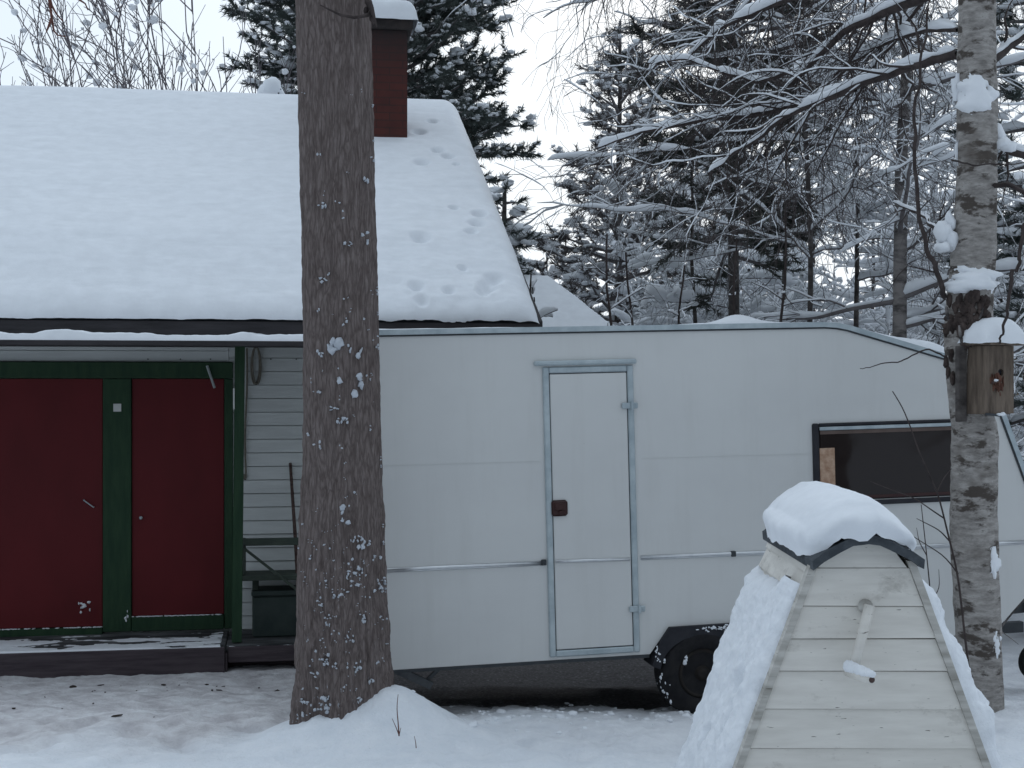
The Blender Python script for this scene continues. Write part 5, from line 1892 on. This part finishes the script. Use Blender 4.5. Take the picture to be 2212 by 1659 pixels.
# --- trees behind ------------------------------------------------------------------
conifer('pine_tree', 'snow tufted green pine behind the house chimney', 825, 21, 14, 5.3, 9.0, 2.3, 31, NEEDLE, nb=170, snow=0.8, profile=lambda f: 0.72 + 0.30 * math.sin(f * 2.8 + 0.3), droop=-0.14, tuft_n=18, tuftL=0.12, w=0.010, lump=1.15, twig_d=13, sub_lump=1.6, trunk_r=0.2, kind='pine')
conifer('spruce_tree', 'small snow laden conifer at the edge of the house roof', 1085, 19, 4.9, 1.6, 4.9, 0.75, 32, NEEDLE, nb=46, snow=1.8, droop=-0.35, tuft_n=20, tuftL=0.15, w=0.008, lump=1.9, twig_d=13, sub_lump=2.2, kind='spruce', profile=lambda f: (1 - f) ** 0.6)
conifer('pine_tree', 'bushy brownish pine with snowy tips left of the dark pine', 1335, 20, 7.4, 1.0, 7.1, 1.9, 33, NEEDLEBROWN, nb=92, snow=1.0, profile=lambda f: (1 - f) ** 0.6, droop=0.05, tuft_n=11, tuftL=0.11, w=0.008, lump=1.2, twig_d=13, sub_lump=2.2, kind='pine', trunk_r=0.08)
conifer('pine_tree', 'dark pine with a drooping needle crown behind the caravan', 1590, 14, 10, 3.5, 7.6, 1.12, 34, NEEDLEDARK, nb=80, snow=0.4, profile=lambda f: 0.65 + 0.9 * f if f < 0.4 else 1.0, droop=-0.4, tuft_n=16, tuftL=0.10, w=0.006, lump=0.8, twig_d=22, sub_lump=0.5, trunk_r=0.062, kind='pine', lean=-0.006)
conifer('spruce_tree', 'snowy dark spruce at the right behind the bird box', 2250, 12, 8, 0.6, 6.8, 1.15, 35, NEEDLE, nb=90, snow=1.3, droop=-0.4, tuft_n=20, tuftL=0.12, w=0.006, lump=1.2, twig_d=14, sub_lump=1.6, kind='spruce')
G = 'bare snowy trees behind the caravan'
bare_tree('birch_tree', 'far birch with a pale ringed trunk beside the near birch', 'birch', 1957, 12, 8.5, 0.066, 51, 26, 1.0, (1.0, 2.0), group=G, bark=BIRCHFAR, limb_up=0.5)
bare_tree('bare_tree', 'snow covered crooked tree directly behind the caravan window', 'tree', 1845, 14.5, 7.0, 0.03, 52, 26, 0.8, (1.2, 2.2), group=G)
bare_tree('bare_tree', 'snow covered tree right of the dark pine trunk', 'tree', 1690, 16, 7.0, 0.03, 53, 28, 0.8, (1.3, 2.4), group=G)
bare_tree('bare_tree', 'low snow heaped tree above the middle of the caravan roof', 'tree', 1500, 15.5, 5.6, 0.03, 54, 26, 0.8, (1.0, 2.0), group=G, opt=dict(snow=(0, 0.12, 0.085, 0.04)))
bare_tree('bare_tree', 'snowy tree between the shed roof and the dark pine', 'tree', 1440, 22, 4.8, 0.035, 55, 20, 0.8, (0.9, 1.7), group=G, opt=dict(snow=(0, 0.11, 0.08, 0.04)))
bare_tree('bare_tree', 'snowy tree behind the near birch and bird box', 'tree', 2110, 15, 8.0, 0.03, 56, 26, 0.8, (1.3, 2.3), group=G)
bare_tree('bare_tree', 'tall twiggy tree with hanging branch tips against the sky', 'tree', 1745, 13, 10.5, 0.026, 57, 34, 3.4, (2.2, 3.6), group=G, opt=dict(snow=(0, 0.05, 0.016, 0.0), trop=(0, 0.0, -0.08, -0.13), maxl=(9, 1.3, 0.8, 0.5), dens=(0, 5.5, 7, 6)), limb_up=0.6,
          limbs=[(5.6 + 0.28 * k, 3.14 + 0.22 * ((k * 5) % 7 - 3), 0.30 - 0.04 * k, 2.6 + 0.25 * (k % 4)) for k in range(10)])
bare_tree('bare_tree', 'snowy tree at the far right of the picture', 'tree', 2330, 16, 8.0, 0.07, 58, 22, 0.8, (1.3, 2.3), group=G)
bare_tree('bare_tree', 'snow bowed tree behind the dark pine trunk', 'tree', 1590, 18, 6.0, 0.03, 59, 26, 0.8, (1.2, 2.2), group=G, opt=dict(snow=(0, 0.12, 0.085, 0.04)))

# slim dark saplings
HEAVY = dict(snow=(0, 0.125, 0.085, 0.036), dens=(0, 6.5, 8.0, 6), cover=0.95, trop=(0, -0.015, -0.05, -0.06))
for px, Z, hgt, sd_, lab in ((1185, 21.5, 4.2, 100, 'snow bent tree showing past the house roof verge'), (1340, 21.0, 4.6, 101, 'snow bent tree low behind the shed hip'), (1480, 19.0, 5.2, 102, 'heavily snowed tree low left of the dark pine'), (1640, 20.5, 5.6, 103, 'white laden tree filling the gap right of the dark pine trunk'), (1760, 18.5, 5.0, 104, 'heavily snowed tree behind the tall slim sapling'),
                             (1880, 20.0, 5.8, 105, 'white laden tree left of the far birch'), (2010, 18.0, 5.6, 106, 'heavily snowed tree between the far birch and the near birch'), (2150, 19.5, 6.0, 107, 'white laden tree at the near birch fork'), (1560, 23.0, 6.0, 108, 'most distant snowed tree behind the dark pine')):
    bare_tree('bare_tree', lab, 'tree', px, Z, hgt, 0.035, sd_, 26, 0.6, (1.2, 2.3), group=G, opt=HEAVY, limb_up=0.45)

G2 = 'slim dark saplings behind the caravan'
SO = dict(snow=(0, 0.02, 0.012, 0), dens=(0, 4, 4), maxl=(9, 0.4, 0.2), rmin=0.004)
for px, Z, hgt, ln, sd, lab in ((1308, 11.6, 3.5, (0.003, 0), 71, 'straight slim sapling right of the shed roof'), (1402, 12.2, 3.4, (-0.05, 0), 72, 'slim sapling leaning left above the caravan door'),
                                (1420, 12.4, 3.3, (0.06, 0), 73, 'slim sapling leaning right above the caravan door hinge'), (1583, 12.0, 3.5, (0.004, 0), 74, 'straight slim sapling in front of the dark pine trunk'),
                                (1680, 12.2, 3.8, (0.01, 0), 75, 'tall slim sapling left of the snowy tree over the window'), (1160, 13.5, 3.3, (0.0, 0), 76, 'slim sapling with snow lumps at the corner of the house roof')):
    op = dict(SO)
    if sd == 76:
        op['snow'] = (0, 0.10, 0.07, 0)
        op['rmin'] = 0.006
    bare_tree('sapling', lab, 'sapling', px, Z, hgt, 0.022, sd, 9, 1.2, (0.25, 0.6), ln, G2, op, 2, TWIG, TWIG, 0.8)

# bushes behind the ridge on the left
G3 = 'bare bushes behind the house ridge'
labs = ['low spreading bare bush at the left end of the ridge', 'bare bush with snow blobs nearest the left picture edge', 'leaning bare bush left of the middle of the ridge', 'bare bush with crossing stems over the middle ridge',
        'upright bare bush over the middle ridge', 'bare bush with one straight dark stem', 'bare bush close to the vent on the ridge', 'bare bush touching the green pine crown']
def bush(label, px, Z, leans, seed):
    """several stems fanning from one root, side twigs pointing up along them"""
    rng = np.random.default_rng(seed)
    x = (px - CX) / F * Z
    base = np.array([x, Z, gz(x, Z) - 0.05])
    t = thing('bare_bush', label, 'bush', loc=Vector(base), group=G3)
    wood, snow = Acc(), Acc()
    SC, SS = [], []
    for ln, hgt in leans:
        n = 30
        u = np.linspace(0, 1, n)
        P = base[None] + np.stack([ln * hgt * (u ** 1.15) + 0.10 * fbm(u * 4, seed + ln * 9, 0, seed), 0.10 * fbm(u * 4, seed + 5, ln * 5, seed), u * hgt], 1)
        r = np.linspace(0.024, 0.005, n)
        wood.tube(P, r, 5)
        for k in range(int(13 * hgt / 7)):
            w_ = rng.uniform(0.55, 0.98)
            q, tan = interp(P, w_)
            d = side_dir(rng, tan / np.linalg.norm(tan), rng.uniform(0.35, 0.8))
            d[0] -= 0.18
            d[2] = abs(d[2]) * 0.7 + 0.25
            L_ = rng.uniform(0.5, 1.5)
            B = curve(rng, q, d, L_, 9, 0.09, 0.03)
            wood.tube(B, np.linspace(0.009, 0.0045, len(B)), 4)
            for m in range(rng.integers(2, 5)):
                q2, tan2 = interp(B, rng.uniform(0.25, 0.95))
                C = curve(rng, q2, side_dir(rng, tan2 / np.linalg.norm(tan2), rng.uniform(0.3, 0.8)), rng.uniform(0.2, 0.6), 5, 0.12, 0.03)
                wood.tube(C, np.linspace(0.006, 0.004, len(C)), 3)
                if rng.uniform() < 0.35:
                    SC.append(C[2] + [0, 0, 0.02])
                    s_ = 0.014 + 0.045 * rng.uniform() ** 2
                    SS.append((s_ * 1.2, s_, s_ * 0.9))
    lumps(snow, SC, SS, rng, True, 0.4)
    wood.build('stems', GREYTWIG, t, False, origin=base)
    snow.build('snow_blobs', SNOWTREE, t, True, origin=base)


for k, (px, leans) in enumerate(((300, ((-0.40, 6.0), (-0.30, 6.2))), (250, ((-0.16, 7.6), (-0.10, 8.2))), (345, ((-0.30, 7.2), (-0.22, 8.0), (-0.36, 6.6))), (385, ((-0.22, 7.6), (-0.14, 8.2), (-0.28, 7.0))),
                                 (312, ((0.0, 8.4), (-0.05, 7.8))), (390, ((-0.04, 8.4), (0.02, 7.4), (-0.12, 7.8))), (485, ((-0.14, 8.2), (-0.06, 7.6), (-0.22, 7.6))), (505, ((0.06, 6.6), (-0.02, 7.0), (0.12, 6.2))))):
    bush(labs[k], px, 18.6 + (k % 3) * 0.7, leans, 80 + k)


# far wood closing the view: one mass
def far_wood():
    acc = (Acc(), Acc(), Acc())
    rng = np.random.default_rng(91)
    for k in range(22):
        px = rng.uniform(1090, 2500)
        Z = rng.uniform(27, 38)
        ht = 3.6 + (px > 1500) * rng.uniform(0.2, 2.2) + rng.uniform(0, 1)
        conifer('', '', px, Z, ht, 0.3, ht - 0.05, rng.uniform(1.3, 2.0), 200 + k, None, nb=40, snow=2.0, droop=-0.3, tuft_n=9, tuftL=0.24, w=0.013, twig_d=7,
                acc=acc, lump=3.0, trunk_r=0.05, sub_lump=2.6)
    t = thing('far_wood', 'far snowy wood closing the view behind the trees', 'wood', loc=(4, 30, 0))
    t['kind'] = 'stuff'
    base = (4, 30, 0)
    acc[0].build('limbs', TWIGFAR, t, False, 'stuff', base)
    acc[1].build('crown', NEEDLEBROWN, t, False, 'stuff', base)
    acc[2].build('branch_snow', SNOWTREE, t, True, 'stuff', base)


far_wood()


# ------------------------------------------------------------------ buildings behind
def shed():
    f = Frame(W(1325, 705, 16.5), 6)
    M = f.matrix()
    s = thing('shed', 'shed with a snow covered gable roof behind the caravan', 'shed', M)
    # hipped roof: the ridge ends at the left, the hip falls to the right corner
    a, b = f.hit(1182, 594, 2.2), f.hit(1430, 790)
    gh = gz(f.O.x, f.O.y) - f.O.z
    xr, zr, xe, ze = a[0], a[1] - 0.24, b[0], b[1] - 0.24
    xl = xr - 4.5
    m = MB()
    m.box(xl + 0.3, xe - 0.35, 0.35, 4.05, gh - 0.1, ze - 0.05, 0.01)
    m.build('wall', HUTWALL, s)
    m = MB()
    bm_ = m.bm
    P_ = [(xl, 0, ze), (xe, 0, ze), (xe, 4.4, ze), (xl, 4.4, ze), (xl, 2.2, zr), (xr, 2.2, zr)]
    lo = [bm_.verts.new(p) for p in P_[:4]]
    lo2 = [bm_.verts.new((p[0], p[1], p[2] - 0.08)) for p in P_[:4]]
    r0, r1 = bm_.verts.new(P_[4]), bm_.verts.new(P_[5])
    for fc in ((lo[0], lo[1], r1, r0), (lo[1], lo[2], r1), (lo[2], lo[3], r0, r1), (lo[3], lo[0], r0), (lo2[3], lo2[2], lo2[1], lo2[0]),
               (lo2[0], lo2[1], lo[1], lo[0]), (lo2[1], lo2[2], lo[2], lo[1]), (lo2[2], lo2[3], lo[3], lo[2]), (lo2[3], lo2[0], lo[0], lo[3])):
        bm_.faces.new(fc)
    bmesh.ops.recalc_face_normals(bm_, faces=bm_.faces[:])
    m.build('roof', FASCIA, s)
    La, Lb = xe - xl, 4.4

    def hs(aa, bb):
        front = ze + (zr - ze) * bb / 2.2
        back = ze + (zr - ze) * (Lb - bb) / 2.2
        hip = ze + (zr - ze) * (La - aa) / (xe - xr)
        d3 = np.minimum(np.minimum(front, back), np.minimum(hip, zr))
        return d3 + 0.26 * edge_round(aa, 0.2) * edge_round(La - aa, 0.18) * edge_round(bb, 0.2) * edge_round(Lb - bb, 0.2) + 0.03 * fbm(aa * 2, bb * 2, 0, 3)
    v, q = sheet((xl, 0, 0), (1, 0, 0), (0, 1, 0), (0, 0, 1), La, Lb, 160, 90, hs)
    link('roof_snow', np_mesh('roof_snow', v, q), SNOW, s, True)


shed()


def cabin():
    f = Frame(W(2150, 800, 20.0), -8)
    M = f.matrix()
    s = thing('log_cabin', 'honey coloured timber cabin glimpsed behind the bird box', 'cabin', M)
    gh = gz(f.O.x, f.O.y) - f.O.z
    top = f.hit(2150, 676)[1]
    m = MB()
    z = gh
    k = 0
    while z < top:
        m.box(-0.1 + 0.03 * (k % 2), 4.6, 0, 3.0, z, z + 0.168, 0.03)
        z += 0.17
        k += 1
    m.build('wall', LOGS, s)
    MB().box(-0.5, 5.0, -0.5, 1.6, z + 0.005, z + 0.09, 0.01).prism([(-0.5, z + 0.092), (5.0, z + 0.092), (5.0, z + 0.1), (-0.5, z + 0.1)], -0.5, 3.4).build('roof', FASCIA, s)
    v, q = sheet((-0.55, -0.55, z + 0.09), (1, 0, 0), (0, 1, 0), (0, 0, 1), 5.6, 3.9, 60, 40,
                 lambda a, b: 0.35 * edge_round(a, 0.3) * edge_round(b, 0.3) * edge_round(5.6 - a, 0.3) + 0.35 * np.minimum(b, 1.9) * 0.6)
    link('roof_snow', np_mesh('roof_snow', v, q), SNOW, s, True)
    a, b = f.hit(2168, 790), f.hit(2186, 715)
    w = MB().box(1.6, 2.5, -0.03, 0.02, top - 1.4, top - 0.4, 0.01).build('window', PAPER, s)
    MB().box(1.68, 2.42, -0.04, -0.031, top - 1.32, top - 0.48, 0).build('pane', PANE, w)


cabin()

# ------------------------------------------------------------------ light
SUN_EL, SUN_AZ = 24.0, 8.0           # the brightest part of the overcast lies ahead, over the house
w = bpy.data.worlds.new('World')
scene.world = w
w.use_nodes = True
nt = w.node_tree
bg = nt.nodes['Background']
sky = nt.nodes.new('ShaderNodeTexSky')
sky.sky_type = 'NISHITA'
sky.sun_disc = False
sky.sun_elevation = R(SUN_EL)
sky.sun_rotation = R(SUN_AZ)
sky.air_density = 1.0
sky.dust_density = 4.0
sky.ozone_density = 1.0
mx = nt.nodes.new('ShaderNodeMix')
mx.data_type = 'RGBA'
mx.inputs['Factor'].default_value = 0.93
nt.links.new(sky.outputs['Color'], mx.inputs[6])
# cloud deck: brighter overhead, and brighter ahead than behind
tc = nt.nodes.new('ShaderNodeTexCoord')
sx = nt.nodes.new('ShaderNodeSeparateXYZ')
nt.links.new(tc.outputs['Generated'], sx.inputs[0])


def maprange(sock, a, b, lo, hi):
    r = nt.nodes.new('ShaderNodeMapRange')
    for k, v_ in (('From Min', a), ('From Max', b), ('To Min', lo), ('To Max', hi)):
        r.inputs[k].default_value = v_
    nt.links.new(sock, r.inputs['Value'])
    return r.outputs['Result']


hz = maprange(sx.outputs[1], -1.0, 1.0, 0.32, 0.99)
zn = maprange(sx.outputs[2], 0.25, 0.95, 0.0, 0.40)
sm = nt.nodes.new('ShaderNodeMath')
nt.links.new(hz, sm.inputs[0])
nt.links.new(zn, sm.inputs[1])
cl = nt.nodes.new('ShaderNodeVectorMath')
cl.operation = 'SCALE'
cl.inputs[0].default_value = (8.3, 9.6, 11.0)
nt.links.new(sm.outputs[0], cl.inputs['Scale'])
nt.links.new(cl.outputs['Vector'], mx.inputs[7])
nt.links.new(mx.outputs[2], bg.inputs['Color'])
bg.inputs['Strength'].default_value = 0.1

sd = bpy.data.lights.new('sun', 'SUN')
sd.energy = 0.5
sd.angle = R(40)
sd.color = (1.0, 0.97, 0.93)
so = bpy.data.objects.new('sun', sd)
COL.objects.link(so)
dirv = Vector((math.sin(R(SUN_AZ)) * math.cos(R(SUN_EL)), math.cos(R(SUN_AZ)) * math.cos(R(SUN_EL)), math.sin(R(SUN_EL))))
so.rotation_euler = dirv.to_track_quat('Z', 'Y').to_euler()
so.location = (0, 0, 20)

# ------------------------------------------------------------------ camera
cd = bpy.data.cameras.new('camera')
cd.sensor_width = 36
cd.lens = 36 * F / 2212
cd.clip_end = 2000
cam = bpy.data.objects.new('camera', cd)
COL.objects.link(cam)
cam.location = (0, 0, CAMH)
cam.rotation_euler = (R(90), 0, 0)
scene.camera = cam
scene.view_settings.view_transform = 'Standard'
scene.view_settings.look = 'None'
scene.view_settings.exposure = 0.0
scene.view_settings.gamma = 1.0
